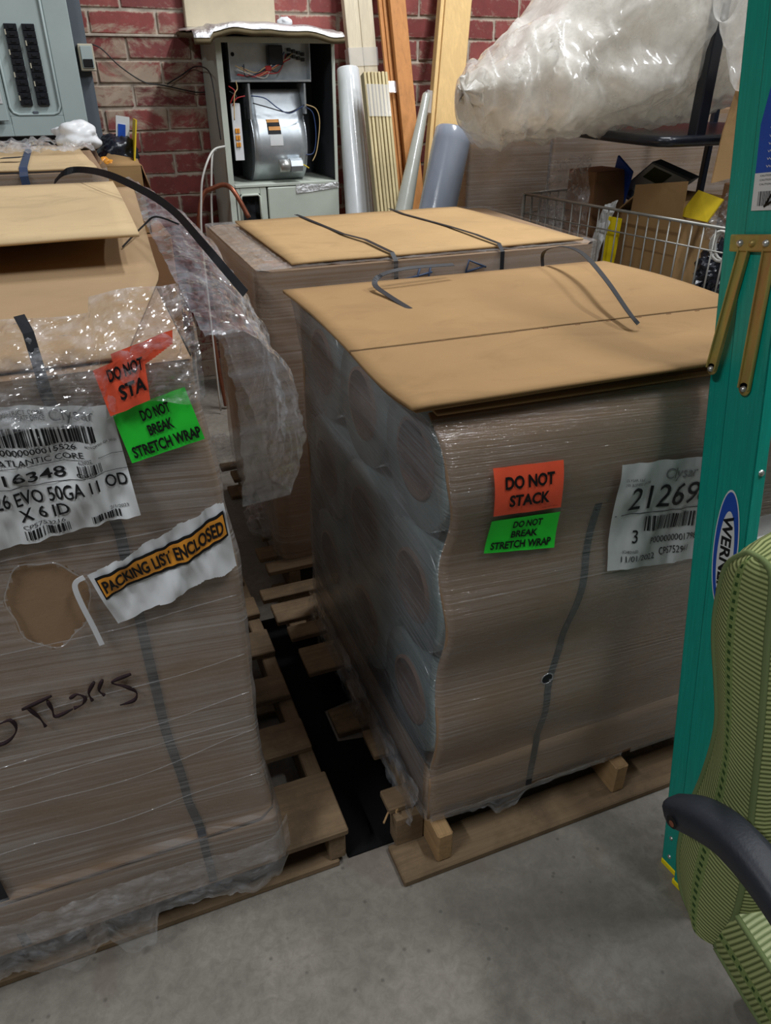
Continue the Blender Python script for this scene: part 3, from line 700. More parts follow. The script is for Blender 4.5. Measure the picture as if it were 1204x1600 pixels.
# loose film hanging from the right top edge of the left load
def dr(u, v):
    y = lerp(2.35, 1.12, v)
    out = 0.03 + 0.15 * math.sin(min(1, v * 1.15) * 2.3) ** 1.0 if v < 1 else 0.03
    x0 = 0.150; zt = lerp(1.335, 1.25, v); drop = curve1([(0, .05), (.25, .12), (.6, .34), (.8, .38), (1, .30)], v)
    a = u * 2.3
    x = x0 + out * math.sin(a) ** .8 if u > 0 else x0; z = zt - drop * (1 - math.cos(a)) / (1 - math.cos(2.3)) + 0.01 * math.sin(u * 9)
    c = crump(x, y, z, 0.020, .8); n = Vector((math.sin(a), 0, math.cos(a)))
    return (x + c * n.x + .005, y, z + c * n.z * .6)
m = MB(); m.grid(70, 110, dr, None, lambda u, v: (v * 1.1, u * .4), smooth=False)
m.build('loose_film', 'film_drape', left)
# black strap arching over the lid and film
m = MB(); m.ribbon(smooth_pts([(-0.021, 2.371, 1.34), (0.008, 2.298, 1.37), (0.048, 2.258, 1.38), (0.103, 2.021, 1.39), (0.166, 1.821, 1.372), (0.203, 1.675, 1.35), (0.224, 1.487, 1.32), (0.248, 1.425, 1.285), (0.272, 1.37, 1.25)], 6), 0.016, (0.55, 0.0, 1))
m.build('black_strap', 'strap_plastic', None, (0.1, 1.9, 1.3), 'black plastic strap arching over the pale lid onto the loose film', cat='strap')
m = MB(); m.ribbon(smooth_pts([(0.09, 1.70, 1.285), (0.146, 1.788, 1.31), (0.176, 1.797, 1.325), (0.22, 1.776, 1.31)], 6), 0.004, (0, 0, 1))
m.build('thin_strap', 'strap_plastic', None, (0.14, 1.75, 1.28), 'short thin black strap end lying across the brown top sheet', cat='strap')
m = MB(); m.ribbon([(-0.086, 1.075, 1.325), (-0.078, 1.045, 1.31), (-0.072, 1.012, 1.24)], 0.014, (1, 0, 0)); m.build('strap_end', 'strap_plastic', left)

# ================================================================== CENTRE LOAD (film rolls)
cen = thing('wrapped_roll_load', 'stretch wrapped load of film rolls with orange DO NOT STACK label', 'pallet load', (0.93, 1.4, 0.131))
XL = [(0.131, 0.496), (0.36, 0.499), (0.45, 0.501), (0.57, 0.507), (0.67, 0.510), (0.80, 0.500), (0.91, 0.512), (1.03, 0.496), (1.13, 0.484)]
RZ = (0.402, 0.692, 0.982); RR = 0.143
def yc(x, z):
    b = 0.012 * math.cos((z - 0.982) / 0.29 * 2 * math.pi) if z > .30 else 0.012 * math.cos((.30 - 0.982) / 0.29 * 2 * math.pi)
    y = 0.979 - b * max(0, 1 - (x - .5) / .9)
    if z > 1.06: y += (z - 1.06) ** 2 * 9.0
    return y + 0.003 * nz(x * 4, 5, z * 4)
def xc(z): return curve1(XL, z)
m = MB(); m.grid(40, 60, lambda u, v: (lerp(xc(lerp(.135, 1.118, v)), 1.36, u), yc(lerp(.5, 1.36, u), lerp(.135, 1.118, v)), lerp(.135, 1.118, v)))
m.build('front_panel', 'card_body', cen, solid=0.006)
m = MB(); m.grid(20, 10, lambda u, v: (lerp(.49, 1.36, u), lerp(1.0, 1.84, v), 1.123 + .004 * math.sin(v * 9) - 0.012 * (1 - v) * u)); m.build('top_sheet', 'card_lid', cen, solid=.005)
boxo('back_panel', .5, 1.36, 1.835, 1.845, .14, 1.12, 'card_body', cen); boxo('side_panel', 1.352, 1.36, .99, 1.84, .14, 1.12, 'card_body', cen)
# base tray
m = MB(); m.box(.497, 1.35, .99, 1.835, .133, .142)
m.grid(1, 20, lambda u, v: (.500, lerp(.985, 1.835, v), lerp(.135, curve1([(0, .285), (.3, .265), (1, .26)], v), u))); m.build('base_tray', 'card_body', cen, solid=.004)
m = MB(); m.grid(30, 4, lambda u, v: (lerp(xc(.2) - .001, 1.362, u), yc(lerp(.5, 1.36, u), lerp(.135, .272, v)) - .0035, lerp(.135, .272 + .012 * u, v))); m.build('tray_front', 'card_body', cen, solid=.003)
for iy, yy in enumerate((1.127, 1.412, 1.697)):
    for z in RZ:
        m = MB(); x0 = 0.508; x1 = 1.34; ri = 0.080
        m.lathe([(ri, x0 + .004), (RR - .006, x0), (RR, x0 + .006), (RR, x1), (ri, x1)], 'X', (0, yy, z), 40)
        o = m.build('film_roll', 'film_end', cen)
        m = MB(); m.lathe([(ri - .007, x0 - .002), (ri, x0 - .002), (ri, x1), (ri - .007, x1), (ri - .007, x0 - .002)], 'X', (0, yy, z), 40); m.build('core', 'brown_core', o)
# strap down the front
m = MB(); CS = [(.15, .757), (.3, .762), (.44, .765), (.564, .79), (.76, .813), (.9, .822), (1.09, .83)]; m.ribbon([(curve1(CS, z), yc(curve1(CS, z), z) - (.0054 if z > .29 else .0066), z) for z in [.14 + .76 * i / 90 for i in range(91)]], .016, (1, 0, 0)); m.build('strap', 'strap_plastic', cen)
# labels (under the film)
labo, F = label_set(cen, None, ((.578, 1.028), (.718, 1.018), (.729, .918), (.588, .930)), .0115, yc, 'orange_label', 24, 16, 0.002, 2, 'warning_label')
m = MB(); put_text(m, 'DO NOT', .15, .86, .56, .82, F, .032); put_text(m, 'STACK', .21, .80, .18, .44, F, .032); put_text(m, 'ship safe label', .7, .93, .06, .085, F); m.build('lettering', 'ink', labo)
labg, F = label_set(cen, None, ((.586, .920), (.731, .907), (.735, .822), (.584, .844)), .0115, yc, 'green_label', 24, 16, 0.002, 6, 'warning_label')
m = MB(); put_text(m, 'DO NOT', .33, .75, .70, .90, F, .032); put_text(m, 'BREAK', .33, .71, .41, .61, F, .032); put_text(m, 'STRETCH WRAP', .07, .93, .10, .32, F, .032); m.build('lettering', 'ink', labg)
labw, F = label_set(cen, None, ((.846, .985), (1.10, .962), (1.11, .712), (.862, .741)), .0115, yc, 'grey_paper', 40, 30, 0.008, 14, 'shipping_label')
m = MB(); g = MB(); put_text(g, 'Clysar', .42, .72, .80, .93, F); put_text(m, '212698', .13, .93, .56, .78, F, .0); put_quad(m, .02, .98, .515, .522, F, 12)
barcode(m, .33, .84, .34, .48, F, 30, 11); put_text(m, '3', .22, .275, .24, .36, F); put_text(m, 'P00000000179855', .40, .95, .215, .275, F); put_text(m, '11/01/2022', .13, .46, .07, .125, F); put_text(m, 'CPS752941', .50, .80, .10, .165, F)
put_text(m, 'SCHEDULED', .14, .28, .15, .175, F); put_text(m, 'CLYSAR, LLC', .06, .22, .84, .865, F); put_text(m, '2101 BUSINESS CENTER', .06, .30, .80, .825, F)
m.build('lettering', 'ink', labw); g.build('lettering', 'grey_ink', labw)
# film round the load
def path_c(s, z, off):
    """from the back of the left side to the front, round the corner, along the front, round to the right side"""
    Ls = 1.835 - 1.0; r = .02; xl = xc(z) - .004 - off; yf = yc(.52, z) - .004 - off
    if s < Ls:
        y = 1.835 - s; return (xl + 0.008 * math.sin(min(1, s / .1) * 1.57) * 0, y)
    s2 = s - Ls; arc = .05
    if s2 < arc:
        a = s2 / arc * math.pi / 2; d = 1.0 - yf
        return (xl + r - r * math.cos(a), 1.0 - d * math.sin(a))
    x = xl + r + (s2 - arc)
    return (x, yc(x, z) - .004 - off)
zc_ = [0.12 + (1.112 - 0.12) * i / 110 for i in range(111)]
sc_ = [.835 * i / 60 for i in range(60)] + [.835 + .05 * i / 8 for i in range(8)] + [.885 + .84 * i / 110 for i in range(111)]
NS = len(sc_) - 1
def pc(u, v):
    s = sc_[round(u * NS)]; z = zc_[round(v * 110)]
    o = 0.0035 + .0015 * nz(s * 4, 3, z * 30) + .002 * abs(nz(s * 3, 9, z * 5))
    x, y = path_c(s, z, o)
    if s < .83: x -= 0.004 * nz(s * 5, 2, z * 4)
    return (x, y, z)
def cmask(front):
    def f(u, v):
        s = sc_[int(u * NS)]; x, y, z = pc(u, v)
        if front != (s >= .83): return False
        if front and ((x - .761) / .013) ** 2 + ((z - .482) / .013) ** 2 < 1: return False
        if z < .135 + .02 * nz(s * 9, 1, 1): return False
        return True
    return f
uvc = lambda u, v: (sc_[round(u * NS)], zc_[round(v * 110)] + .05 * sc_[round(u * NS)])
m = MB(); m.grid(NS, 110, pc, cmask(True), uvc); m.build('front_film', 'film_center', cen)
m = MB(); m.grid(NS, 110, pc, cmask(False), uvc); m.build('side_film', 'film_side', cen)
# torn hole rim and dark void
m = MB(); m.tube([(.761 + .014 * math.cos(a), yc(.76, .482) - .009, .482 + .014 * math.sin(a)) for a in [k * math.pi / 10 for k in range(20)]], .0016, 5, closed=True); m.build('torn_film_rim', 'film_crumple', cen)
m = MB(); m.lathe([(.0001, 0), (.0125, 0)], 'Y', (.761, yc(.76, .482) - .0085, .482), 20); m.build('punched_hole', 'black_plastic', cen)
# lower skirt of torn film on the left foot and front
def sk2(u, v):
    x = lerp(.50, 1.02, u); low = curve1([(.5, .13), (.6, .125), (.64, .12), (.68, .085), (.72, .09), (.75, .13), (.9, .135), (1.02, .135)], x) + .008 * nz(x * 50, 2, 2)
    z = lerp(.15, low, v); return (x, yc(x, .2) - .010 - crump(x, 3, z, .006), z)
m = MB(); m.grid(90, 12, sk2, None, lambda u, v: (u * .6, v * .1), smooth=False); m.build('film_skirt', 'film_crumple', cen)
def sk3(u, v):
    y = lerp(1.83, 1.0, u); low = .105 + .05 * nz(y * 9, 3, 1) + .02 * nz(y * 40, 1, 1); z = lerp(.22, low, v); return (xc(.2) - .012 - crump(2, y, z, .012) - .02 * v, y, z)
m = MB(); m.grid(100, 12, sk3, None, lambda u, v: (u * .8, v * .1), smooth=False); m.build('film_skirt', 'film_drape', cen)

# loose cardboard lid on the centre load
def lidz(x, y):
    a = 1.150 if y > 1.27 else 1.150 - .000
    z = a + 0.012 * math.sin(max(0, min(1, (y - 1.27) / .48)) * math.pi) * .6 - .010 * math.sin(max(0, min(1, (1.27 - y) / .29)) * math.pi)
    z += .006 * max(0, 1 - abs(y - 1.27) / .012) * -0.25
    return z + .002 * nz(x * 3, y * 3, 0)
lid = thing('cardboard_sheet', 'large creased brown cardboard sheet lying on the load of film rolls', 'cardboard sheet', (.9, 1.36, 1.14))
m = MB(); ys = sorted([.982 + .768 * i / 24 for i in range(25)] + [1.262, 1.27, 1.278]); NY = len(ys) - 1
m.grid(30, NY, lambda u, v: (lerp(.437, 1.335 + .05 * max(0, 1 - (ys[round(v * NY)] - .98) / .75), u), ys[round(v * NY)] - .022 * u, lidz(lerp(.437, 1.37, u), ys[round(v * NY)])))
m.build('sheet', 'card_lid', lid, solid=.007)
m = MB(); m.grid(10, 10, lambda u, v: (lerp(.452, 1.2, u), lerp(1.0, 1.30, v), lidz(.5, lerp(1.0, 1.3, v)) - .012 - .006 * math.sin(v * 3.1))); m.build('folded_flap', 'card_lid', lid, solid=.006)
m = MB()
for k in range(9):
    x = .62 + k * .075; m.box(x, x + .012, 1.262 - .022 * k / 9, 1.264 - .022 * k / 9, lidz(x, 1.27) + .0036, lidz(x, 1.27) + .0046)
m.build('perforation', 'card_dark', lid)
m = MB(); m.ribbon(smooth_pts([(0.642, 1.464, 1.160), (0.632, 1.568, 1.166), (0.628, 1.637, 1.174), (0.653, 1.66, 1.188), (0.722, 1.67, 1.196), (0.857, 1.69, 1.19)], 6), .013, [(1, 0, .1)] * 18 + [(0, 1, .3)] * 13)
m.build('strap_loop', 'strap_plastic', None, (.65, 1.6, 1.16), 'curled black strap end with a grey tip near the back edge of the creased sheet', cat='strap')
m = MB(); m.ribbon(smooth_pts([(1.188, 1.80, 1.135), (1.184, 1.80, 1.165), (1.168, 1.756, 1.19), (1.163, 1.675, 1.213), (1.121, 1.533, 1.225), (1.045, 1.337, 1.215), (1.018, 1.217, 1.180), (1.027, 1.190, 1.160)], 6), .013, (1, .35, 0))
m.build('strap_loop', 'strap_plastic', None, (1.1, 1.5, 1.15), 'tall black strap arch standing on the creased cardboard sheet', cat='strap')

# ================================================================== FAR LOAD
far = thing('wrapped_carton_load', 'stretch wrapped carton load with a flat lid and two tight black straps', 'pallet load', (1.0, 2.5, 0.131))
def rect_shell(mb, zs, x0, x1, y0, y1, r, off=0, amp=0, nper=120, mask=None):
    pts = []
    for (cx, cy, a0) in ((x1 - r, y0 + r, -90), (x1 - r, y1 - r, 0), (x0 + r, y1 - r, 90), (x0 + r, y0 + r, 180)):
        for k in range(7):
            a = R(a0 + 15 * k); pts.append((cx + (r + off) * math.cos(a), cy + (r + off) * math.sin(a), math.cos(a), math.sin(a)))
    out = []; L = 0; acc = []
    for i in range(len(pts)):
        p, q = pts[i], pts[(i + 1) % len(pts)]; d = math.hypot(q[0] - p[0], q[1] - p[1]); n = max(1, int(d / .03))
        for k in range(n):
            t = k / n; out.append(tuple(lerp(p[j], q[j], t) for j in range(4))); acc.append(L + d * t)
        L += d
    out.append(out[0]); acc.append(L); N = len(out) - 1
    def fn(u, v):
        p = out[round(u * N)]; z = zs[round(v * (len(zs) - 1))]; d = amp * (nz(p[0] * 5, p[1] * 5, z * 6) + .4 * nz(p[0] * 14, p[1] * 14, z * 30))
        return (p[0] + p[2] * d, p[1] + p[3] * d, z)
    mb.grid(N, len(zs) - 1, fn, mask, lambda u, v: (acc[round(u * N)], zs[round(v * (len(zs) - 1))]))
def solid_box(mb, x0, x1, y0, y1, z0, z1, r=.03):
    rect_shell(mb, [z0, (z0 + z1) / 2, z1], x0, x1, y0, y1, r); mb.add([(x0 + r, y0, z1), (x1 - r, y0, z1), (x1, y0 + r, z1), (x1, y1 - r, z1), (x1 - r, y1, z1), (x0 + r, y1, z1), (x0, y1 - r, z1), (x0, y0 + r, z1)], [tuple(range(8))])
m = MB(); solid_box(m, .462, 1.60, 2.115, 2.92, .133, 1.112, .04); m.build('carton_block', 'card_body', far)
m = MB(); rect_shell(m, [.12 + 1.0 * i / 40 for i in range(41)], .455, 1.605, 2.108, 2.925, .04, .006, .004); m.build('stretch_film', 'film_far', far)
# film turned over the top edge
m = MB(); m.grid(60, 6, lambda u, v: (lerp(.47, 1.6, u), lerp(2.108, 2.18, v), 1.120 + .004 * nz(u * 30, v * 3, 1)), None, lambda u, v: (u, v * .1), smooth=False)
m.grid(50, 8, lambda u, v: (lerp(.455, .56, v), lerp(2.11, 2.92, u), 1.119 + .004 * nz(u * 30, v * 3, 5)), None, lambda u, v: (u, v * .1), smooth=False); m.build('film_rim', 'film_far', far)
m = MB()
for i, (a, b) in enumerate([(.545, 1.555)]):
    pass
m.grid(20, 12, lambda u, v: (lerp(.565 - .01 * v, 1.555 - .12 * v * u * .9, u), lerp(2.135, 2.86, v), 1.125 + .003 * nz(u * 4, v * 4, 3) + .004 * v)); m.build('lid', 'card_lid_far', far, solid=.006)
for pts in ([(0.795, 2.90, 1.134), (0.801, 2.854, 1.134), (0.834, 2.471, 1.134), (0.862, 2.328, 1.138), (0.873, 2.13, 1.135), (.875, 2.104, 1.115), (.876, 2.098, .95), (.878, 2.098, .3)], [(1.177, 2.90, 1.134), (1.179, 2.764, 1.134), (1.224, 2.468, 1.134), (1.230, 2.274, 1.138), (1.235, 2.13, 1.135), (1.236, 2.104, 1.115), (1.238, 2.098, .95), (1.24, 2.098, .3)]):
    m = MB(); m.ribbon(pts, .014, (1, 0, 0)); m.build('strap', 'strap_plastic', far)
# marker letters on the front film: A and a scribble
m = MB()
def st2(pts): m.tube([(x, 2.095, z) for x, z in pts], .0035, 5)
st2([(1.10, 1.045), (1.115, 1.10), (1.175, 1.075)]); st2([(1.105, 1.065), (1.17, 1.078)]); st2([(.93, 1.03), (.95, 1.09)]); st2([(.90, 1.06), (.99, 1.075)]); st2([(.975, 1.04), (.985, 1.09)])
m.build('marker_writing', 'strap_blue', far)
# loose crumpled film at its foot
def heap(name, label, c, rx, ry, h, mat, seed=0, cat='plastic film'):
    m = MB()
    def f(u, v):
        a = u * 2 * math.pi; r = math.sin(v * math.pi / 2); x = c[0] + rx * r * math.cos(a) * (1 + .3 * nz(math.cos(a) * 2, math.sin(a) * 2, seed)); y = c[1] + ry * r * math.sin(a); z = c[2] + h * math.cos(v * math.pi / 2)
        d = crump(x + seed, y, z, .03); return (x + d * math.cos(a), y + d * math.sin(a), max(c[2] + .001, z + d * .8 * math.cos(v * 1.57)))
    m.grid(60, 24, f, None, lambda u, v: (u, v), smooth=False); return m.build(name, mat, None, c, label, cat=cat)
heap('crumpled_wrap', 'clear crumpled wrap lying on the pallet boards of the far load', (.42, 2.93, .132), .07, .07, .13, 'film_bagclear', 2)
heap('crumpled_wrap', 'small dark crumpled wrap on the far pallet between boards', (.45, 2.38, .132), .04, .08, .06, 'film_bagclear', 5)

# ================================================================== BACK LEFT LOAD
bl = thing('wrapped_carton_load', 'film wrapped carton stack with a blue strap standing below the breaker panel', 'pallet load', (-.4, 2.9, 0))
m = MB(); solid_box(m, -.95, .115, 2.47, 3.32, .02, 1.352, .04); m.build('carton_block', 'card_body', bl)
m = MB(); rect_shell(m, [.02 + 1.34 * i / 50 for i in range(51)], -.96, .122, 2.462, 3.33, .04, .006, .006); m.build('stretch_film', 'film_far', bl)
m = MB(); m.grid(30, 16, lambda u, v: (lerp(-.9, .10 - .03 * v, u), lerp(2.49, 3.30, v), 1.360 + .004 * nz(u * 5, v * 5, 2))); m.build('lid', 'card_pale', bl, solid=.006)
m = MB(); m.ribbon([(-.085, 3.3, 1.368), (-.095, 2.5, 1.368), (-.096, 2.448, 1.35), (-.09, 2.446, 1.2), (-.085, 2.446, .6)], .022, (1, 0, 0)); m.build('strap', 'strap_blue', bl)
m = MB(); m.ribbon([(-.16, 2.75, 1.372), (-.10, 2.72, 1.376)], .03, (0, 1, 0)); m.build('strap_clip', 'strap_plastic', bl)
def flut(u, v):
    x = lerp(-.35, .12, u); y = lerp(2.9, 3.35, v); return (x, y, 1.368 + crump(x, y, 1, .03))
m = MB(); m.grid(50, 30, flut, lambda u, v: nz(u * 3, v * 3, 7) > -.15, lambda u, v: (u * .5, v * .4), smooth=False); m.build('film_rim', 'film_bagclear', bl)
def blob(name, label, c, r, mat, seed=0, amp=.15, cat='bag', nu=48, nv=28, parent=None, fine=.03, smooth=True):
    m = MB()
    def f(u, v):
        a = u * 2 * math.pi; b = v * math.pi; d = Vector((math.cos(a) * math.sin(b), math.sin(a) * math.sin(b), -math.cos(b)))
        k = 1 + amp * nz(d.x * 1.6 + seed, d.y * 1.6, d.z * 1.6) + fine * 6 * (abs(nz(d.x * 5 + seed, d.y * 5, d.z * 5)) - .25)
        p = Vector((d.x * r[0] * k, d.y * r[1] * k, d.z * r[2] * k)); p.z = max(p.z, -r[2] * .92); return Vector(c) + p
    m.grid(nu, nv, f, None, lambda u, v: (u, v), smooth=smooth); return m.build(name, mat, parent, (c[0], c[1], c[2] - r[2]) if parent is None else None, label, cat=cat if parent is None else None)
blob('white_plastic_bag', 'white plastic bag slumped at the back of the film wrapped carton stack', (.075, 3.24, 1.395), (.085, .06, .048), 'white_plastic', 3, .4, fine=.014)
# small open carton with odds and ends against the wall
sup = boxo('storage_crate', .10, .40, 3.55, 3.95, 0, .98, 'card_dark', None, .004, label='tall brown carton standing on the floor beneath the small open carton', cat='carton')
ct = thing('open_carton', 'small open carton holding a black pouch and a yellow edged card by brick wall', 'carton', (.24, 3.72, .98))
m = MB()
for a in ((.155, .325, 3.60, 3.604), (.155, .325, 3.85, 3.854), (.155, .159, 3.60, 3.854), (.321, .325, 3.60, 3.854)): m.box(*a, .981, 1.255)
m.box(.155, .325, 3.60, 3.854, .981, .985); m.build('carton_body', 'card_lid', ct)
m = MB(); m.grid(1, 1, lambda u, v: (lerp(.155, .318, u), 3.60 + .01 * v, 1.255) if v == 0 else (lerp(.20, .318, u), 3.66, 1.30 - .025 * u)); m.build('flap', 'card_lid', ct, solid=.004)
m = MB(); m.grid(1, 1, lambda u, v: (.325 + .03 * v, lerp(3.60, 3.854, u), 1.255 - .12 * v)); m.build('flap', 'card_dark', ct, solid=.004)
blob('black_pouch', 'glossy black pouch sticking out of the small open carton', (.25, 3.74, 1.30), (.085, .08, .07), 'black_bag', 9, .3, 'pouch')
bk = thing('card_booklet', 'white and blue card with a yellow edge standing in the small open carton', 'booklet', (.32, 3.70, 1.2), None)
m = MB(); m.beam((.295, 3.70, 1.23), (.335, 3.70, 1.425), .006, .12, (1, 0, -.2)); m.build('spine', 'yellow_paper', bk)
m = MB(); m.beam((.262, 3.74, 1.26), (.290, 3.74, 1.435), .055, .006, (1, 0, 0)); m.build('card', 'white_paper', bk)
m = MB(); m.beam((.268, 3.735, 1.33), (.281, 3.735, 1.405), .030, .004, (1, 0, 0)); m.build('print', 'blue_print', bk)
blob('crumpled_paper', 'ochre crumpled paper wad lying in the small open carton', (.185, 3.64, 1.262), (.03, .025, .025), 'amber_band', 4, .4, 'paper')

# ================================================================== BREAKER PANEL
bp = thing('breaker_panel', 'grey electrical breaker panel with two columns of black breakers', 'electrical panel', (0, 4.2, 1.3))
boxo('back_board', -.6, .225, 4.262, 4.325, 1.28, 2.3, 'panel_dark', bp, .003)
boxo('enclosure', -.33, .135, 4.205, 4.27, 1.36, 2.3, 'panel_dark', bp, .003)
m = MB(); # cover plate with a rounded recess opening
m.box(-.36, -.165, 4.192, 4.204, 1.34, 2.3); m.box(.062, .165, 4.192, 4.204, 1.34, 2.3); m.box(-.165, .062, 4.192, 4.204, 1.34, 1.424); m.build('cover_plate', 'panel_paint', bp, bevel=.003)
m = MB()
for (cx, s) in ((-.130, -1), (.027, 1)):
    n = 8; pts = [(cx + s * .035, 4.192, 1.424)]
    for k in range(n + 1):
        a = R(90 * k / n); pts.append((cx + s * .035 * math.cos(a), 4.192, 1.459 - .035 * math.sin(a)))
    q = [(p[0], 4.204, p[2]) for p in pts]; N = len(pts); m.add(pts + q, [tuple(range(N))] + [(i, (i + 1) % N, N + (i + 1) % N, N + i) for i in range(N)])
m.build('corner_fillet', 'panel_paint', bp)
m = MB(); m.tube([(-.158, 4.194, 2.3), (-.158, 4.194, 1.46), (-.148, 4.194, 1.437), (-.125, 4.194, 1.428), (.022, 4.194, 1.428), (.045, 4.194, 1.437), (.055, 4.194, 1.46), (.055, 4.194, 2.3)], .006, 8); m.build('recess_rim', 'panel_paint', bp)
boxo('dead_front', -.165, .062, 4.199, 4.2045, 1.42, 2.3, 'panel_paint', bp, 0)
me = MB(); me.box(-.026, .026, -.012, .012, -.0125, .0125); me.box(-.008, .012, -.017, -.012, -.006, .006); mb_ = me.build('breaker', 'breaker_black', bp, bevel=.0015, loc=(0, 0, 0)); first = mb_
k = 0
for cx, n in ((-.102, 12), (-.030, 12)):
    for i in range(n):
        z = 1.478 + i * .0262
        o = first if k == 0 else first.copy()
        if k: COL.objects.link(o)
        o.parent = bp; o.matrix_parent_inverse = wmat(bp).inverted(); o.location = (cx + .018, 4.196, z); k += 1
for i in range(7):
    z = 1.49 + i * .042 + random.uniform(-.01, .01); boxo('breaker_mark', -.11 + (i % 2) * .075, -.105 + (i % 2) * .075, 4.176, 4.185, z, z + .02, 'beige_plastic', bp, 0)
dd = MB(); dd.box(-.50, -.172, 4.166, 4.176, 1.405, 2.3); door = dd.build('panel_door', 'panel_paint', bp, bevel=.003)
boxo('directory_card', -.40, -.182, 4.163, 4.166, 1.475, 1.68, 'white_paper', door, 0); boxo('directory_print', -.215, -.19, 4.161, 4.163, 1.487, 1.50, 'ink', door, 0)
boxo('latch', -.066, -.042, 4.188, 4.2, 1.430, 1.442, 'panel_dark', bp, .002)
m = MB()
for z in (1.39, 1.378): m.lathe([(.0001, 0), (.004 if z > 1.38 else .006, 0)], 'Y', (.128, 4.190, z), 10)
m.build('screw_hole', 'ink', bp)
sw = thing('wall_switch', 'beige rocker switch box on the edge of the grey panel board', 'switch', (.22, 4.26, 1.6))
boxo('switch_box', .178, .245, 4.215, 4.27, 1.600, 1.708, 'beige_plastic', sw, .004); boxo('switch_plate', .188, .238, 4.208, 4.215, 1.612, 1.70, 'panel_paint', sw, .002); boxo('rocker', .192, .234, 4.204, 4.209, 1.616, 1.648, 'ink', sw, .002)
m = MB(); m.tube(smooth_pts([(.245, 4.325, 1.71), (.29, 4.325, 1.69), (.36, 4.325, 1.62), (.46, 4.325, 1.555), (.55, 4.325, 1.54), (.70, 4.325, 1.51), (.76, 4.325, 1.51)], 6), .003, 6); m.build('black_cable', 'wire_black', None, (.5, 4.325, 1.5), 'thin black cable sagging across the bricks from the switch', cat='cable')
m = MB(); m.tube(smooth_pts([(.57, 4.325, 1.545), (.64, 4.325, 1.58), (.715, 4.3, 1.62), (.722, 4.0, 1.60), (.728, 3.95, 1.52), (.73, 3.94, 1.42), (.735, 3.94, 1.32)], 6), .003, 6); m.build('black_cable', 'wire_black', None, (.7, 4.2, 1.3), 'thin black cable hanging down the side of the grey cabinet', cat='cable')

# ================================================================== AIR HANDLER
hv = thing('air_handler', 'open grey air handler cabinet showing its galvanised blower', 'air handler', (1.03, 4.15, 0))
HX0, HX1, HY0, HY1 = .752, 1.318, 3.95, 4.33
boxo('side_panel', HX0, HX0 + .004, HY0, HY1, 0, 1.735, 'cabinet_paint', hv, 0); boxo('side_panel', HX1 - .004, HX1, HY0, HY1, 0, 1.735, 'cabinet_paint', hv, 0)
boxo('back_panel', HX0, HX1, HY1 - .004, HY1, 0, 1.735, 'cabinet_inside', hv, 0); boxo('top_panel', HX0, HX1, HY0, HY1, 1.731, 1.735, 'cabinet_paint', hv, 0)
boxo('inner_liner', HX0 + .005, HX0 + .008, HY0 + .03, HY1, 1.12, 1.73, 'cabinet_inside', hv, 0); boxo('inner_liner', HX1 - .008, HX1 - .005, HY0 + .03, HY1, 1.12, 1.73, 'cabinet_inside', hv, 0)
boxo('door_flange', HX0, HX0 + .028, HY0 - .003, HY0 + .003, .0, 1.735, 'cabinet_paint', hv, .001); boxo('door_flange', HX1 - .016, HX1, HY0 - .003, HY0 + .003, 1.11, 1.735, 'cabinet_paint', hv, .001); boxo('door_flange', HX0 + .028, HX1 - .016, HY0 - .003, HY0 + .003, 1.712, 1.732, 'cabinet_paint', hv, .001)
boxo('shelf', HX0 + .03, HX1, HY0 - .004, HY1, 1.104, 1.118, 'cabinet_paint', hv, .002)
m = MB(); fx = (.785, .94); m.box(.785, .804, HY0, HY0 + .01, .90, 1.102); m.box(.905, .938, HY0, HY0 + .01, .90, 1.102); m.box(.804, .905, HY0, HY0 + .01, 1.072, 1.102); m.box(.785, .938, HY0, HY0 + .01, .1, .90); m.build('access_door', 'cabinet_paint', hv, bevel=.003)
m = MB(); m.tube([(.806, HY0 - .004, .88), (.806, HY0 - .004, 1.06), (.815, HY0 - .004, 1.07), (.893, HY0 - .004, 1.07), (.903, HY0 - .004, 1.06), (.903, HY0 - .004, .88)], .006, 8); m.build('window_rim', 'cabinet_paint', hv)
boxo('dark_opening', .80, .91, HY0 + .06, HY0 + .064, .88, 1.08, 'cabinet_inside', hv, 0)
boxo('lower_door', .944, HX1, HY0 - .006, HY0 + .006, .08, 1.10, 'cabinet_paint', hv, .004)
m = MB(); m.grid(30, 4, lambda u, v: (lerp(1.09, 1.317, u), HY0 - .009 - .003 * abs(nz(u * 20, v * 4, 1)), lerp(1.085 - .012 * u * 0, 1.108 + .012 * math.sin(u * 9) * .3, v) - .02 * (1 - u) * (1 - v))); m.build('foil_tape', 'foil', hv)
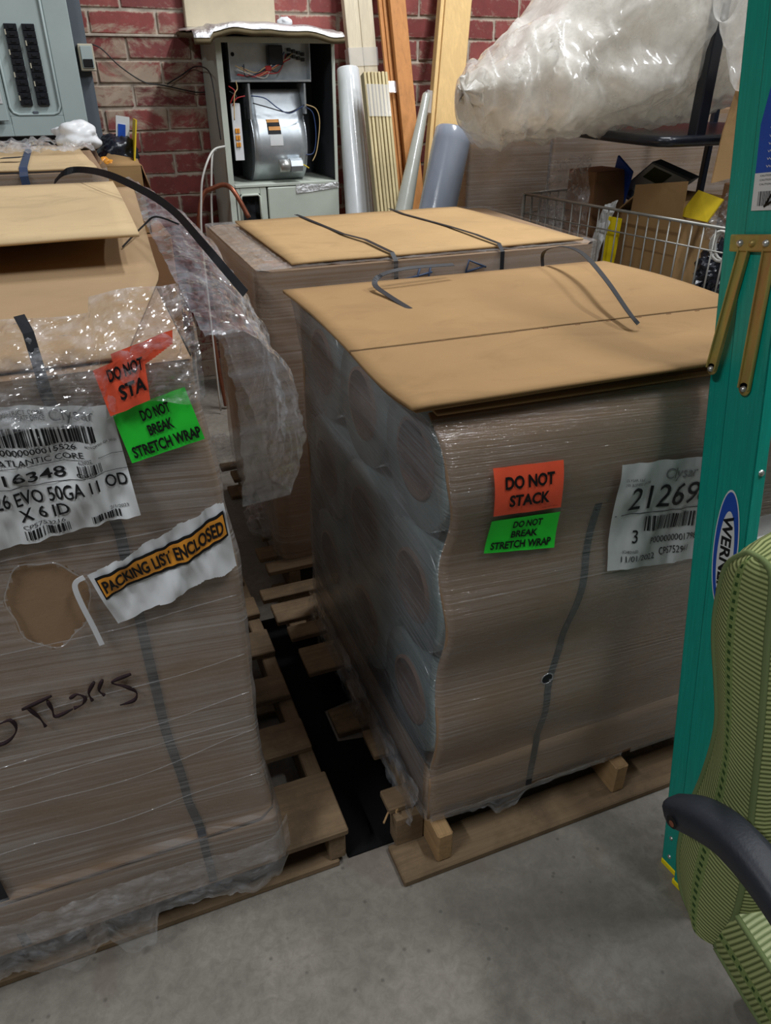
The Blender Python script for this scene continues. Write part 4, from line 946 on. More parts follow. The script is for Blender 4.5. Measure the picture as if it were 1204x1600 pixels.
# control box
cb = MB(); cb.box(.815, 1.205, 4.03, 4.034, 1.565, 1.715); cb.box(.815, 1.205, 3.975, 4.03, 1.556, 1.566); cb.box(.815, .819, 3.975, 4.03, 1.56, 1.715); cb.box(1.201, 1.205, 3.975, 4.03, 1.56, 1.715)
cbo = cb.build('control_box', 'galvanised_steel', hv, bevel=.001)
boxo('transformer', 1.005, 1.075, 3.985, 4.028, 1.625, 1.705, 'breaker_black', cbo, .004)
for i in range(8):
    a, b = i % 4, i // 4; boxo('relay_terminal', 1.105 + a * .022, 1.12 + a * .022, 4.005, 4.028, 1.68 - b * .022 - a * .006, 1.695 - b * .022 - a * .006, 'breaker_black', cbo, .002)
WC = ['wire_red', 'wire_tan', 'wire_black', 'white_cable', 'wire_red', 'wire_tan', 'wire_blue', 'wire_red']
for i, wm in enumerate(WC):
    r = random.Random(i); m = MB(); p = [(.86 + r.uniform(-.02, .03), 4.0, 1.60 + r.uniform(-.02, .03)), (.92 + r.uniform(-.03, .03), 3.985, 1.575 + r.uniform(0, .02)), (.98 + r.uniform(-.02, .02), 3.985, 1.58 + r.uniform(-.01, .04)), (1.04 + r.uniform(-.02, .02), 3.99, 1.60 + r.uniform(-.02, .04)), (1.08 + r.uniform(-.02, .05), 4.0, 1.66 + r.uniform(-.02, .03))]
    m.tube(smooth_pts(p, 5), .0028, 5); m.build('wire', wm, cbo)
boxo('red_connector', .985, 1.015, 3.98, 4.0, 1.60, 1.622, 'wire_red', cbo, .004)
m = MB(); m.lathe([(.0001, 0), (.009, 0)], 'Y', (.845, 4.028, 1.668), 12); m.build('knockout', 'ink', cbo)
# blower: scroll housing with axis along X
bz, by, br = 1.285, 4.165, .195
m = MB()
def scroll(u, v):
    x = lerp(.905, 1.165, u)
    t = v
    if t < .3:
        k = t / .3; return (x, lerp(4.06, by - br * math.cos(R(38)), k), lerp(1.525, bz + br * math.sin(R(38)), k))
    a = R(38) - (t - .3) / .7 * R(150); return (x, by - br * math.cos(a), bz + br * math.sin(a) * .93)
m.grid(8, 40, scroll); blo = m.build('blower_housing', 'galvanised_steel', hv, solid=.003)
for x in (.903, 1.167):
    m = MB(); n = 30; pts = [(x, by - br * math.cos(R(38) - k / n * R(150)), bz + br * .93 * math.sin(R(38) - k / n * R(150))) for k in range(n + 1)] + [(x, 4.3, 1.12), (x, 4.3, 1.525), (x, 4.06, 1.525)]
    m.add(pts, [tuple(range(len(pts)))]); m.build('housing_side', 'galvanised_steel', blo, solid=.003)
boxo('mount_rail', .893, .903, 3.975, 4.1, 1.40, 1.55, 'galvanised_steel', hv, .001); boxo('mount_rail', 1.165, 1.175, 3.975, 4.1, 1.42, 1.55, 'galvanised_steel', hv, .001)
def drum(u, v, o=.004):
    x = u; a = math.asin(max(-1, min(1, (v - bz) / (br * .93)))); return (x, by - (br + o) * math.cos(a), v)
for nm, x0, x1, z0, z1, mt, o in [('warning_sticker', .975, 1.04, 1.335, 1.40, 'ink', .003), ('sticker_stripe', .978, 1.037, 1.385, 1.398, 'amber_band', .004), ('sticker_stripe', .981, 1.040, 1.352, 1.368, 'amber_band', .004), ('paper_sticker', .981, 1.046, 1.285, 1.334, 'white_paper', .003)]:
    m = MB(); m.grid(2, 8, lambda u, v: drum(lerp(x0, x1, u), lerp(z0, z1, v), o)); m.build(nm, mt, blo)
m = MB(); m.lathe([(.0001, 1.015), (.030, 1.017), (.030, 1.066), (.026, 1.068), (.0001, 1.068)], 'X', (0, 3.955, 1.195), 20); m.build('motor_end', 'aluminium', blo)
m = MB(); m.lathe([(.0001, 1.068), (.034, 1.068), (.034, 1.128), (.0001, 1.128)], 'X', (0, 3.955, 1.195), 8, False); m.build('motor_body', 'galvanised_steel', blo)
boxo('terminal_board', .802, .846, 3.965, 3.975, 1.225, 1.47, 'white_plastic', hv, .002)
for i in range(6): boxo('terminal', .812 + (i % 2) * .012, .821 + (i % 2) * .012, 3.958, 3.966, 1.285 + (i // 2) * .03, 1.305 + (i // 2) * .03, 'amber_band', hv, .001)
for wm, p in [('wire_blue', [(.90, 3.95, 1.50), (.96, 3.93, 1.49), (1.02, 3.945, 1.45), (1.08, 3.95, 1.425), (1.15, 3.95, 1.455)]), ('wire_black', [(.905, 3.95, 1.47), (.98, 3.94, 1.45), (1.06, 3.95, 1.43), (1.10, 3.95, 1.435), (1.16, 3.96, 1.46)]), ('wire_blue', [(1.17, 3.97, 1.45), (1.205, 3.97, 1.42), (1.215, 3.97, 1.33), (1.20, 3.97, 1.25), (1.16, 3.97, 1.24)]), ('wire_tan', [(1.17, 3.965, 1.46), (1.22, 3.965, 1.44), (1.235, 3.965, 1.38), (1.215, 3.965, 1.26), (1.19, 3.965, 1.21)]), ('wire_yellow', [(1.13, 3.95, 1.20), (1.15, 3.95, 1.19), (1.165, 3.95, 1.18)]), ('wire_red', [(.81, 3.96, 1.46), (.83, 3.95, 1.49), (.87, 3.95, 1.50)]), ('wire_tan', [(.835, 3.96, 1.56), (.838, 3.955, 1.53), (.82, 3.95, 1.50), (.81, 3.95, 1.40)]), ('wire_red', [(.80, 3.965, 1.54), (.825, 3.955, 1.52), (.81, 3.955, 1.49), (.80, 3.96, 1.47)]), ('wire_black', [(.80, 3.965, 1.52), (.83, 3.955, 1.50), (.82, 3.955, 1.485), (.80, 3.96, 1.48)])]:
    m = MB(); m.tube(smooth_pts(p, 6), .0028, 5); m.build('wire', wm, hv)
# foil faced insulation board on top
def fb(u, v):
    x = lerp(.645 + .03 * nz(0, v * 5, 1), 1.335, u); y = lerp(3.84 + .02 * nz(u * 9, 1, 1), 4.33, v); return (x, y, 1.778 + .012 * math.sin(u * 3.1) - .03 * u * 0 - .025 * abs(u - .35) + .012 * nz(u * 6, v * 4, 4) - .02 * (1 - v) * (u < .12) - .026 * max(0, 1 - v / .07))
ib = thing('insulation_board', 'ragged foil faced insulation board lying on the air handler', 'insulation', (1.0, 4.1, 1.735))
m = MB(); m.grid(40, 20, fb); m.build('foil_face', 'foil', ib, solid=.002)
m = MB(); m.grid(40, 20, lambda u, v: (fb(u, v)[0], fb(u, v)[1], fb(u, v)[2] - .018)); m.build('insulation_core', 'insulation', ib, solid=.018)
blob('foam_chunk', 'small white foam chunk on the foil board', (1.09, 3.98, 1.795), (.035, .035, .02), 'white_plastic', 11, .2, 'foam')
boxo('wall_board', .69, 1.13, 4.29, 4.336, 1.78, 2.35, 'beige_board', None, .004, label='beige board standing against the bricks above the foil covered cabinet', cat='board')
m = MB(); m.tube(smooth_pts([(.60, 3.86, 0.02), (.57, 3.85, .5), (.568, 3.85, .908), (.583, 3.85, 1.024), (.612, 3.85, 1.10), (.655, 3.83, 1.125), (.705, 3.80, 1.140), (.738, 3.75, 1.114), (.79, 3.72, 1.0)], 6), .011, 10); m.build('copper_pipe', 'copper', None, (.58, 3.85, 0), 'bent copper pipe rising in front of the grey cabinet', cat='pipe')
m = MB(); m.tube(smooth_pts([(.56, 3.80, .02), (.565, 3.80, .6), (.57, 3.8, 0.916), (.588, 3.8, 1.08), (.605, 3.8, 1.17), (.644, 3.82, 1.247), (.690, 3.88, 1.285), (.748, 3.93, 1.292)], 6), .005, 8); m.build('white_cable', 'white_cable', None, (.56, 3.8, 0), 'white cable arching into the side of the grey cabinet', cat='cable')
m = MB(); m.tube(smooth_pts([(.625, 3.85, .02), (.63, 3.85, .5), (0.633, 3.85, 0.903), (0.648, 3.85, 1.106), (0.674, 3.87, 1.26), (.70, 3.9, 1.28)], 6), .005, 8); m.build('white_cable', 'white_cable', None, (.63, 3.85, 0), 'straight white cable beside the bent copper pipe', cat='cable')

# ================================================================== LUMBER AND ROLLS AGAINST THE WALL
def lumber(name, label, a, b, specs, mat, cat='lumber', tape=None):
    """a..b axis line; specs: list of (dx, dy, width, thick) boards in the bundle"""
    t = thing(name, label, cat, a)
    for (dx, dy, w, th) in specs:
        a2 = Vector(a) + Vector((dx, dy, 0)); b2 = Vector(b) + Vector((dx, dy, 0))
        o = MB().beam(a2, b2, w, th, (1, 0, 0)).build('board', mat, t, bevel=.002, loc=tuple(a2))
    if tape:
        z0, z1, w, th = tape; d = (Vector(b) - Vector(a)); p0 = Vector(a) + d * (z0 / d.z); p1 = Vector(a) + d * (z1 / d.z)
        m = MB(); dy = Vector((0, sum(s[1] for s in specs) / len(specs), 0)); dx = Vector((sum(s[0] for s in specs) / len(specs), 0, 0)); m.beam(p0 + dy + dx, p1 + dy + dx, w, th, (1, 0, 0)); m.build('clear_tape', 'tape_clear', t)
    return t
lumber('lumber_pair', 'two pale planed studs taped together leaning on the brick wall', (1.61, 3.92, .0), (1.530, 4.30, 2.25), [(-.040, 0, .074, .045), (.036, 0, .074, .045)], 'pale_wood', tape=(1.62, 1.70, .16, .055))
lumber('brown_boards', 'knotty orange brown boards leaning between the pale studs and pine board', (1.70, 3.50, .0), (1.718, 4.24, 2.2), [(0, 0, .085, .03), (-.045, .045, .03, .02), (-.07, .055, .02, .02)], 'brown_wood', tape=(1.50, 1.55, .10, .045))
t = lumber('slat_bundle', 'bundle of thin pale slats taped at the top', (1.462, 3.33, .0), (1.507, 3.92, 1.59), [((i - 3) * .0185, 0, .0135, .05 + .004 * (i % 3)) for i in range(7)], 'slat_wood', tape=(1.40, 1.535, .115, .064))
lumber('pine_boards', 'clean yellow pine boards with clear tape standing against the brick wall', (1.66, 3.58, .0), (2.105, 4.20, 2.25), [(0, 0, .145, .03), (-.085, .02, .02, .05), (-.06, .05, .04, .03)], 'pine', tape=(1.40, 1.50, .15, .036))
def roll(name, label, a, b, r0, r1, mat, cat='film roll', hollow=True):
    a, b = Vector(a), Vector(b); d = (b - a); L = d.length; q = d.normalized(); t = thing(name, label, cat, tuple(a)); m = MB()
    e1 = q.cross(Vector((0, 1, 0))).normalized(); e2 = q.cross(e1); n = 36; prof = [(r0, 0), (lerp(r0, r1, .7), .7), (r1, .96), (r1 * .98, .995), (r1 * .9, 1.0), (r1 * .35, 1.0), (r1 * .34, .97)]
    vs = []; fs = []
    for r, h in prof:
        for k in range(n):
            w = 2 * math.pi * k / n; rr = r * (1 + .015 * nz(math.cos(w) * 2, math.sin(w) * 2, h * 4)); vs.append(a + q * L * h + (e1 * math.cos(w) + e2 * math.sin(w)) * rr)
    for i in range(len(prof) - 1):
        for k in range(n): fs.append((i * n + k, i * n + (k + 1) % n, (i + 1) * n + (k + 1) % n, (i + 1) * n + k))
    fs.append(tuple((len(prof) - 1) * n + k for k in range(n))); m.add(vs, fs, True); m.build('roll_body', mat, t, loc=tuple(a)); return t, e1, e2, q, L
t, *_ = roll('silver_film_roll', 'tall shiny silver film roll standing beside the air handler', (1.395, 3.62, 0), (1.436, 4.10, 1.612), .105, .058, 'film_silver')
t, *_ = roll('blue_grey_film_roll', 'leaning blue grey film roll in front of the pine boards', (1.285, 3.16, 0), (1.735, 3.48, 1.366), .088, .088, 'film_bluegrey')
t, *_ = roll('clear_film_bundle', 'pale tapering bundle of clear film leaning by the pine boards', (1.06, 3.05, 0), (1.755, 3.84, 1.50), .085, .022, 'film_smoke')

# ================================================================== WRAPPED BOXES BEHIND THE BASKET
wb = thing('wrapped_box', 'film wrapped brown box standing beside the blue grey roll', 'carton', (2.1, 3.67, 0))
m = MB(); solid_box(m, 1.877, 2.34, 3.58, 3.76, .01, 1.31, .015); m.build('carton_block', 'card_body', wb); m = MB(); rect_shell(m, [.02 + 1.285 * i / 40 for i in range(41)], 1.872, 2.345, 3.575, 3.765, .015, .004, .004); m.build('stretch_film', 'film_far', wb)
wb = thing('wrapped_carton_load', 'wide film wrapped brown load behind the wire basket', 'pallet load', (3.0, 3.8, 0))
m = MB(); solid_box(m, 2.38, 3.7, 3.62, 4.2, .01, 1.42, .015); m.build('carton_block', 'card_body', wb); m = MB(); rect_shell(m, [.02 + 1.38 * i / 40 for i in range(41)], 2.375, 3.705, 3.615, 4.205, .015, .004, .004); m.build('stretch_film', 'film_far', wb)

# ================================================================== WIRE BASKET CART
ba = thing('wire_basket_cart', 'grey wire basket cart filled with cartons and plastic bags', 'cart', (2.5, 2.7, 0))
A = Vector((2.02, 3.28, 1.10)); B = Vector((2.262, 2.10, 1.10)); dirb = (B - A).normalized(); nrm = Vector((-dirb.y, dirb.x, 0))
if nrm.x < 0: nrm = -nrm
W = .62
C1, D1 = A + nrm * W, B + nrm * W
for p, q in ((A, B), (B, D1), (D1, C1), (C1, A)):
    for dz, r in ((0, .006), (-.085, .0032), (-.24, .0032), (-.42, .005)):
        m = MB(); m.tube([p + Vector((0, 0, dz)), q + Vector((0, 0, dz))], r, 8); m.build('rail' if dz in (0, -.42) else 'cross_wire', 'wire_metal', ba)
wl = MB(); wl.tube([(0, 0, -.42), (0, 0, 0)], .0034, 6); w0 = wl.build('upright_wire', 'wire_metal', ba, loc=(0, 0, 0)); wme = w0.data; bpy.data.objects.remove(w0)
for p, q in ((A, B), (B, D1), (D1, C1), (C1, A)):
    n = int((q - p).length / .052)
    for i in range(n): piece('upright_wire', wme, tuple(p + (q - p) * (i / n)), ba)
fl = MB(); fl.add([A - Vector((0, 0, .42)), B - Vector((0, 0, .42)), D1 - Vector((0, 0, .42)), C1 - Vector((0, 0, .42))], [(0, 1, 2, 3)]); fl.build('basket_floor', 'wire_metal', ba, solid=.006)
for p in (A, B, C1, D1):
    m = MB(); m.tube([(p.x, p.y, .06), (p.x, p.y, 1.10)], .009, 8); m.build('leg', 'wire_metal', ba)
    m = MB(); m.lathe([(.0001, -.012), (.03, -.012), (.03, .012), (.0001, .012)], 'X', (p.x, p.y, .03), 16); m.build('caster', 'black_plastic', ba)
def bpt(s, w, z): q = A + dirb * s + nrm * w; return Vector((q.x, q.y, z))
def carton(name, label, s0, s1, w0, w1, z0, z1, mat='card_lid', flaps=(), tilt=0, cat='carton'):
    t = thing(name, label, cat, tuple(bpt((s0 + s1) / 2, (w0 + w1) / 2, z0)))
    th = .006; P = lambda s, w, z: bpt(s, w, z + tilt * (s - s0))
    def wallq(nm, a, b, c, d): MB().add([a, b, c, d], [(0, 1, 2, 3)]).build(nm, mat, t, solid=th)
    wallq('side', P(s0, w0, z0), P(s1, w0, z0), P(s1, w0, z1), P(s0, w0, z1)); wallq('side', P(s0, w1, z0), P(s1, w1, z0), P(s1, w1, z1), P(s0, w1, z1))
    wallq('end', P(s0, w0, z0), P(s0, w1, z0), P(s0, w1, z1), P(s0, w0, z1)); wallq('end', P(s1, w0, z0), P(s1, w1, z0), P(s1, w1, z1), P(s1, w0, z1)); wallq('bottom', P(s0, w0, z0), P(s1, w0, z0), P(s1, w1, z0), P(s0, w1, z0))
    for e, l, zz in flaps:
        if e == 's0': wallq('flap', P(s0, w0, z1), P(s0, w1, z1), P(s0 - l, w1, z1 + zz), P(s0 - l, w0, z1 + zz))
        if e == 's1': wallq('flap', P(s1, w0, z1), P(s1, w1, z1), P(s1 + l, w1, z1 + zz), P(s1 + l, w0, z1 + zz))
        if e == 'w0': wallq('flap', P(s0, w0, z1), P(s1, w0, z1), P(s1, w0 - l, z1 + zz), P(s0, w0 - l, z1 + zz))
        if e == 'w1': wallq('flap', P(s0, w1, z1), P(s1, w1, z1), P(s1, w1 + l, z1 + zz), P(s0, w1 + l, z1 + zz))
    return t
oc = carton('open_carton', 'open brown carton with raised flaps in the wire basket', .46, .80, .13, .36, .695, 1.075, 'card_lid', [('s0', -.10, .085), ('s1', -.07, .06)])
def ocq(nm, pts, mt='card_lid'): MB().add([bpt(*p) for p in pts], [(0, 1, 2, 3)]).build(nm, mt, oc, solid=.006)
ocq('flap', [(.535, .13, 1.077), (.795, .13, 1.077), (.795, .125, 1.225), (.535, .135, 1.185)]); ocq('flap', [(.46, .36, 1.077), (.80, .36, 1.077), (.78, .40, 1.15), (.48, .40, 1.15)])
ocq('white_liner', [(.47, .20, 1.06), (.60, .20, 1.06), (.58, .22, 1.17), (.49, .22, 1.15)], 'white_paper')
carton('brown_carton', 'closed brown carton under clear plastic in the wire basket', .18, .34, .10, .30, .695, 1.215, 'card_dark', [('w0', -.2, .002)])
# tilted picture box, blue panel, yellow envelope, papers
pb = thing('picture_box', 'flat grey box with a dark picture tilted in the wire basket', 'box', tuple(bpt(.55, .42, 1.1)))
def quadbox(nm, pts, mat, parent, th): MB().add([Vector(p) for p in pts], [(0, 1, 2, 3)]).build(nm, mat, parent, solid=th)
q = [Vector((2.45, 3.12, 1.11)), Vector((2.45, 2.905, 1.262)), Vector((2.50, 2.70, 1.21)), Vector((2.48, 2.93, 1.05))]
quadbox('box_shell', q, 'panel_dark', pb, .05)
nn = (q[1] - q[0]).cross(q[3] - q[0]).normalized(); nn = nn if nn.x < 0 else -nn
def pq(a, b): return lerp(1, 0, 1) and None
def inq(a, b, o): return q[0] * (1 - a) * (1 - b) + q[1] * a * (1 - b) + q[2] * a * b + q[3] * (1 - a) * b + nn * o
quadbox('printed_face', [inq(.04, .04, .027), inq(.96, .04, .027), inq(.96, .96, .027), inq(.04, .96, .027)], 'grey_paper', pb, .001)
quadbox('picture', [inq(.62, .15, .029), inq(.92, .15, .029), inq(.92, .62, .029), inq(.62, .62, .029)], 'olive_dark', pb, .001)
quadbox('picture', [inq(.42, .55, .029), inq(.52, .5, .029), inq(.62, .8, .029), inq(.55, .85, .029)], 'ink', pb, .001)
quadbox('print_block', [inq(.1, .2, .029), inq(.25, .2, .029), inq(.25, .42, .029), inq(.1, .42, .029)], 'panel_dark', pb, .001)
MB().beam((2.42, 3.12, 1.0), (2.36, 3.0, 1.245), .012, .13, (1, 0, 0)).build('blue_box', 'blue_print', None, (2.42, 3.1, 1.0), 'dark blue box edge between the brown carton and picture box', cat='box', bevel=.003)
quadm = MB().add([Vector((2.36, 2.52, 1.19)), Vector((2.38, 2.40, 1.17)), Vector((2.34, 2.42, 1.085)), Vector((2.32, 2.56, 1.09))], [(0, 1, 2, 3)]); quadm.build('yellow_envelope', 'yellow_paper', None, (2.36, 2.48, 1.09), 'yellow envelope tucked behind the open brown carton', cat='envelope', solid=.008)
MB().add([bpt(.47, .05, .70), bpt(.54, .05, .70), bpt(.56, .045, 1.06), bpt(.49, .05, 1.06)], [(0, 1, 2, 3)]).build('yellow_sleeve', 'yellow_plastic', None, tuple(bpt(.5, .05, .7)), 'bright yellow sleeve standing inside the wires of the basket', cat='sleeve', solid=.01)
def wr_sheet(name, label, pts, mat, amp=.02, cat='plastic film', n=40, fine=1.0):
    g = [Vector(p) for p in pts]
    def f(u, v):
        p = g[0] * (1 - u) * (1 - v) + g[1] * u * (1 - v) + g[2] * u * v + g[3] * (1 - u) * v; d = crump(p.x, p.y, p.z, amp, fine); return p + Vector((-d, -d * .6, d * .5))
    m = MB(); m.grid(n, n, f, None, lambda u, v: (u, v), smooth=False); lo = min(g, key=lambda p: p.z); return m.build(name, mat, None, tuple(lo), label, cat=cat)
wr_sheet('white_paper_sheet', 'crumpled white paper pushed against the basket wires by the open carton', [bpt(.36, .03, .72), bpt(.44, .03, .74), bpt(.52, .06, 1.125), bpt(.45, .06, 1.10)], 'white_paper', .02, 'paper', 24)
wr_sheet('clear_plastic_bag', 'clear plastic bag draped over the brown carton in the basket', [bpt(.04, .04, .86), bpt(.40, .05, .80), bpt(.33, .08, 1.28), bpt(.10, .10, 1.24)], 'film_bagclear', .06, 'bag', 60, .7)
wr_sheet('clear_plastic_bag', 'clear plastic bag bunched at the carton end of the basket', [bpt(.0, .06, .80), bpt(.26, .05, .80), bpt(.22, .05, 1.09), bpt(.04, .08, 1.10)], 'film_bagclear', .05, 'bag', 50, .8)
wr_sheet('clear_plastic_bag', 'clear plastic bag lying beside the yellow envelope', [bpt(.84, .22, 1.0), bpt(1.08, .22, 1.0), bpt(1.02, .30, 1.27), bpt(.86, .36, 1.24)], 'film_bagclear', .06, 'bag', 40, .8)
blob('black_plastic_bag', 'shiny black plastic bag slumped at the end of the basket', tuple(bpt(.99, .20, .86)), (.11, .10, .16), 'black_bag', 21, .25, 'bag', 60, 36, fine=.05, smooth=False)
m = MB(); m.tube([bpt(1.06 + .045 * math.cos(a), .02 + .004 * a, 1.03 + .055 * math.sin(a)) for a in [k * .35 for k in range(34)]], .006, 8); m.build('cable_coil', 'white_cable', None, tuple(bpt(1.06, .02, 1.0)), 'coil of white cable hooked inside the basket wires', cat='cable')
# cardboard panel and carton by the ladder
MB().add([(2.262, 2.36, 1.238), (2.42, 2.36, 1.262), (2.53, 2.40, 1.70), (2.36, 2.42, 1.62), (2.285, 2.38, 1.40)], [(0, 1, 2, 3, 4)]).build('cardboard_sheet', 'card_lid', None, (2.3, 2.36, 1.25), 'loose brown cardboard panel hanging beside the black rack post', cat='cardboard sheet', solid=.006)
boxo('tall_carton', 2.56, 2.72, 2.50, 2.60, .69, 1.20, 'card_dark', None, .004, label='tall brown carton under the loose cardboard panel', cat='carton')

# ================================================================== RACK AND BIG BAGS
rk = thing('black_rack', 'black tubular metal rack carrying large plastic bags', 'rack', (2.6, 2.8, 0))
m = MB(); m.tube(smooth_pts([(2.11, 3.25, 1.375), (2.115, 2.9, 1.372), (2.13, 2.60, 1.370), (2.16, 2.53, 1.370), (2.23, 2.515, 1.37), (2.6, 2.515, 1.37), (3.05, 2.515, 1.37)], 6), .020, 10); m.build('tray_rim', 'black_metal', rk)
boxo('tray_deck', 2.14, 3.06, 2.54, 3.26, 1.376, 1.384, 'black_metal', rk, .001)
boxo('post', 2.295, 2.345, 2.525, 2.575, 1.384, 2.25, 'black_metal', rk, .004)
for x, y in ((3.05, 2.53), (3.05, 3.25)): boxo('leg', x - .015, x + .015, y - .015, y + .015, 0, 1.376 if x < 3 else 2.25, 'black_metal', rk, .003)
def bigbag(name, label, secs, seed, loc, nx=220, na=160, fill=True, rg=1.0):
    """secs: x, y centre, z bottom, z top, half depth; skin of creased clear film round a filling of loose film"""
    xs0, xs1 = secs[0][0], secs[-1][0]; t = thing(name, label, 'bag', loc)
    cur = lambda i, x: curve1([(q[0], q[i]) for q in secs], x)
    def ridge(p, s, k): return 1 - abs(noise.noise(Vector((p[0] * s[0] + k, p[1] * s[1] + k, p[2] * s[2])))) * 2.2
    def mk(shrink, rough):
        def f(u, v):
            x = lerp(xs0, xs1, u); a = v * 2 * math.pi; zb, zt, hd, yc_ = cur(2, x), cur(3, x), cur(4, x), cur(1, x)
            zc2, hz = (zb + zt) / 2, (zt - zb) / 2; ca, sa = math.cos(a), math.sin(a); e = .8
            y = yc_ + hd * math.copysign(abs(ca) ** e, ca); z = zc2 + hz * math.copysign(abs(sa) ** e, sa)
            w = Vector((x, y, z)) + Vector((nz(x * 2 + seed, y * 2, z * 2), nz(x * 2, y * 2 + seed, z * 2), nz(x * 2, y * 2, z * 2 + seed))) * .22
            k = .06 * nz(x * 2.5 + seed, y * 2.5, z * 2.5) + rough * (.045 * ridge(w, (4, 4, 2.2), seed) + .022 * ridge(w, (9, 8, 5), seed + 3) + .010 * ridge(w, (22, 20, 12), seed + 5)) - .05 * rough - shrink
            return (x + (k * .4 if 0 < u < 1 else 0), y + k * ca, z + k * sa * .9)
        return f
    m = MB(); m.grid(nx, na, mk(0, rg), None, lambda u, v: (u, v)); m.build('bag_skin', 'film_bigbag', t)
    if fill:
        m = MB(); m.grid(nx // 2, na // 2, mk(.05, 2.2), None, lambda u, v: (u, v)); m.build('film_filling', 'bag_plastic', t)
    return t
bigbag('big_plastic_bag', 'huge translucent bag of loose film overhanging the black rack', [(1.53, 2.98, 1.52, 1.575, .05), (1.56, 2.97, 1.40, 1.62, .16), (1.63, 2.95, 1.345, 1.68, .26), (1.80, 2.92, 1.36, 1.82, .34), (2.0, 2.9, 1.385, 2.0, .38), (2.3, 2.9, 1.40, 2.1, .38), (2.6, 2.9, 1.40, 2.12, .36), (2.8, 2.9, 1.5, 2.0, .2)], 1, (2.1, 2.9, 1.38))
bigbag('plastic_bag', 'white translucent bag drooping in front of the rack post by the ladder', [(2.20, 2.40, 1.78, 1.86, .02), (2.26, 2.40, 1.66, 1.95, .06), (2.34, 2.38, 1.52, 2.1, .10), (2.5, 2.36, 1.55, 2.15, .12), (2.75, 2.36, 1.6, 2.1, .12), (2.85, 2.38, 1.7, 2.0, .04)], 13, (2.5, 2.38, 1.5), nx=110, na=90, rg=.55, fill=False)

# ================================================================== LADDER
lad = thing('step_ladder', 'green fiberglass step ladder leaning folded against the wrapped roll load', 'ladder', (1.0, .720, 0.004), None, (R(-9.65), 0, 0))
def lobj(mb, name, mat, parent=lad, bevel=.0, **kw):
    o = mb.build(name, mat, None, bevel=bevel, **kw); o.parent = parent; return o
LH = 1.90
def channel(x, y0, y1, dirx, h0, h1, fl=.028, th=.004, curl=False):
    m = MB(); xa, xb = (x, x + dirx * th) if dirx > 0 else (x + dirx * th, x); m.box(xa, xb, y0, y1, h0, h1)
    fa, fb2 = (x, x + dirx * fl) if dirx > 0 else (x + dirx * fl, x); m.box(fa, fb2, y0, y0 + th, h0, h1); m.box(fa, fb2, y1 - th, y1, h0, h1); return m
WD = .46
for x, d in ((-.012, 1), (WD, -1)):
    r = lobj(channel(x, -.092, -.015, d, .014, LH), 'front_rail', 'green_fiberglass', bevel=.0035, seg=2)
    f = MB(); f.box(min(x, x + d * .03) - .002, max(x, x + d * .03) + .002, -.095, -.009, 0, .016); f.build('foot_pad', 'yellow_plastic', None, bevel=.003).parent = r
    # lower metal foot rivets
    for hz in (.06, .11):
        mm = MB(); mm.lathe([(.0001, -.004), (.004, -.003), (.005, 0)], 'X', (x if d > 0 else x + .004, -.05, hz), 12); mm.build('rivet', 'aluminium', None).parent = r
for x, d in ((.006, 1), (WD - .018, -1)):
    r = lobj(channel(x, .0, .045, d, .014, LH - .05, .022), 'rear_rail', 'green_fiberglass', bevel=.0035, seg=2)
    f = MB(); f.box(min(x, x + d * .024) - .002, max(x, x + d * .024) + .002, -.002, .047, 0, .016); f.build('foot_pad', 'yellow_plastic', None, bevel=.003).parent = r
    for hz in (.04, .095):
        mm = MB(); mm.lathe([(.0001, -.004), (.004, -.003), (.005, 0)], 'X', (x if d > 0 else x + .004, .022, hz), 12); mm.build('rivet', 'aluminium', None).parent = r
for k in range(6):
    z = .30 + k * .28; m = MB(); m.box(-.006, WD - .006, -.088, -.016, z, z + .025); lobj(m, 'step', 'aluminium', bevel=.003)
    m = MB(); m.box(.01, WD - .02, .012, .03, z - .02, z - .005); lobj(m, 'rear_brace', 'aluminium', bevel=.002)
m = MB(); m.box(-.02, WD + .008, -.10, .055, LH, LH + .05); lobj(m, 'top_cap', 'yellow_plastic', bevel=.008)
for z in (.99, .71, .43): 
    mm = MB(); mm.lathe([(.0001, -.004), (.005, -.003), (.006, 0)], 'Y', (.004, -.092, z + .02), 12); lobj(mm, 'rivet', 'aluminium')
# spreader hardware on the near side
hz = 1.365
m = MB(); m.box(-.0205, -.0165, -.115, .006, hz, hz + .026); pl_ = lobj(m, 'hinge_plate', 'yellow_zinc', bevel=.002)
for y in (-.018, -.068, -.042):
    mm = MB(); mm.lathe([(.0001, -.0265), (.004, -.0255), (.0058, -.0205)], 'X', (0, y, hz + .013), 14); o = mm.build('rivet', 'aluminium' if y != -.042 else 'yellow_zinc', None); o.parent = pl_
def bar(y0, z0, y1, z1, w, xo):
    m = MB(); m.beam((xo, y0, z0), (xo, y1, z1), w, .004, (0, 1, 0)); d = Vector((0, y1 - y0, z1 - z0)).normalized(); sd = Vector((0, d.z, -d.y))
    for s in (-1, 1):
        o = sd * s * (w / 2 - .0015); m.beam(Vector((xo - .003, y0, z0)) + o, Vector((xo - .003, y1, z1)) + o, .003, .006, (0, 1, 0))
    m.lathe([(.0001, xo - .002), (w / 2, xo - .002), (w / 2, xo + .002), (.0001, xo + .002)], 'X', (0, y1, z1), 18)
    o = lobj(m, 'spreader_bar', 'yellow_zinc', bevel=.0008)
    mm = MB(); mm.lathe([(.0001, xo - .008), (.004, xo - .007), (.0055, xo - .002)], 'X', (0, y1, z1), 14); mm.build('rivet', 'aluminium', None).parent = o
bar(-.024, hz + .004, .020, 1.172, .021, -.0155); bar(-.073, hz + .004, -.055, 1.150, .023, -.0155)
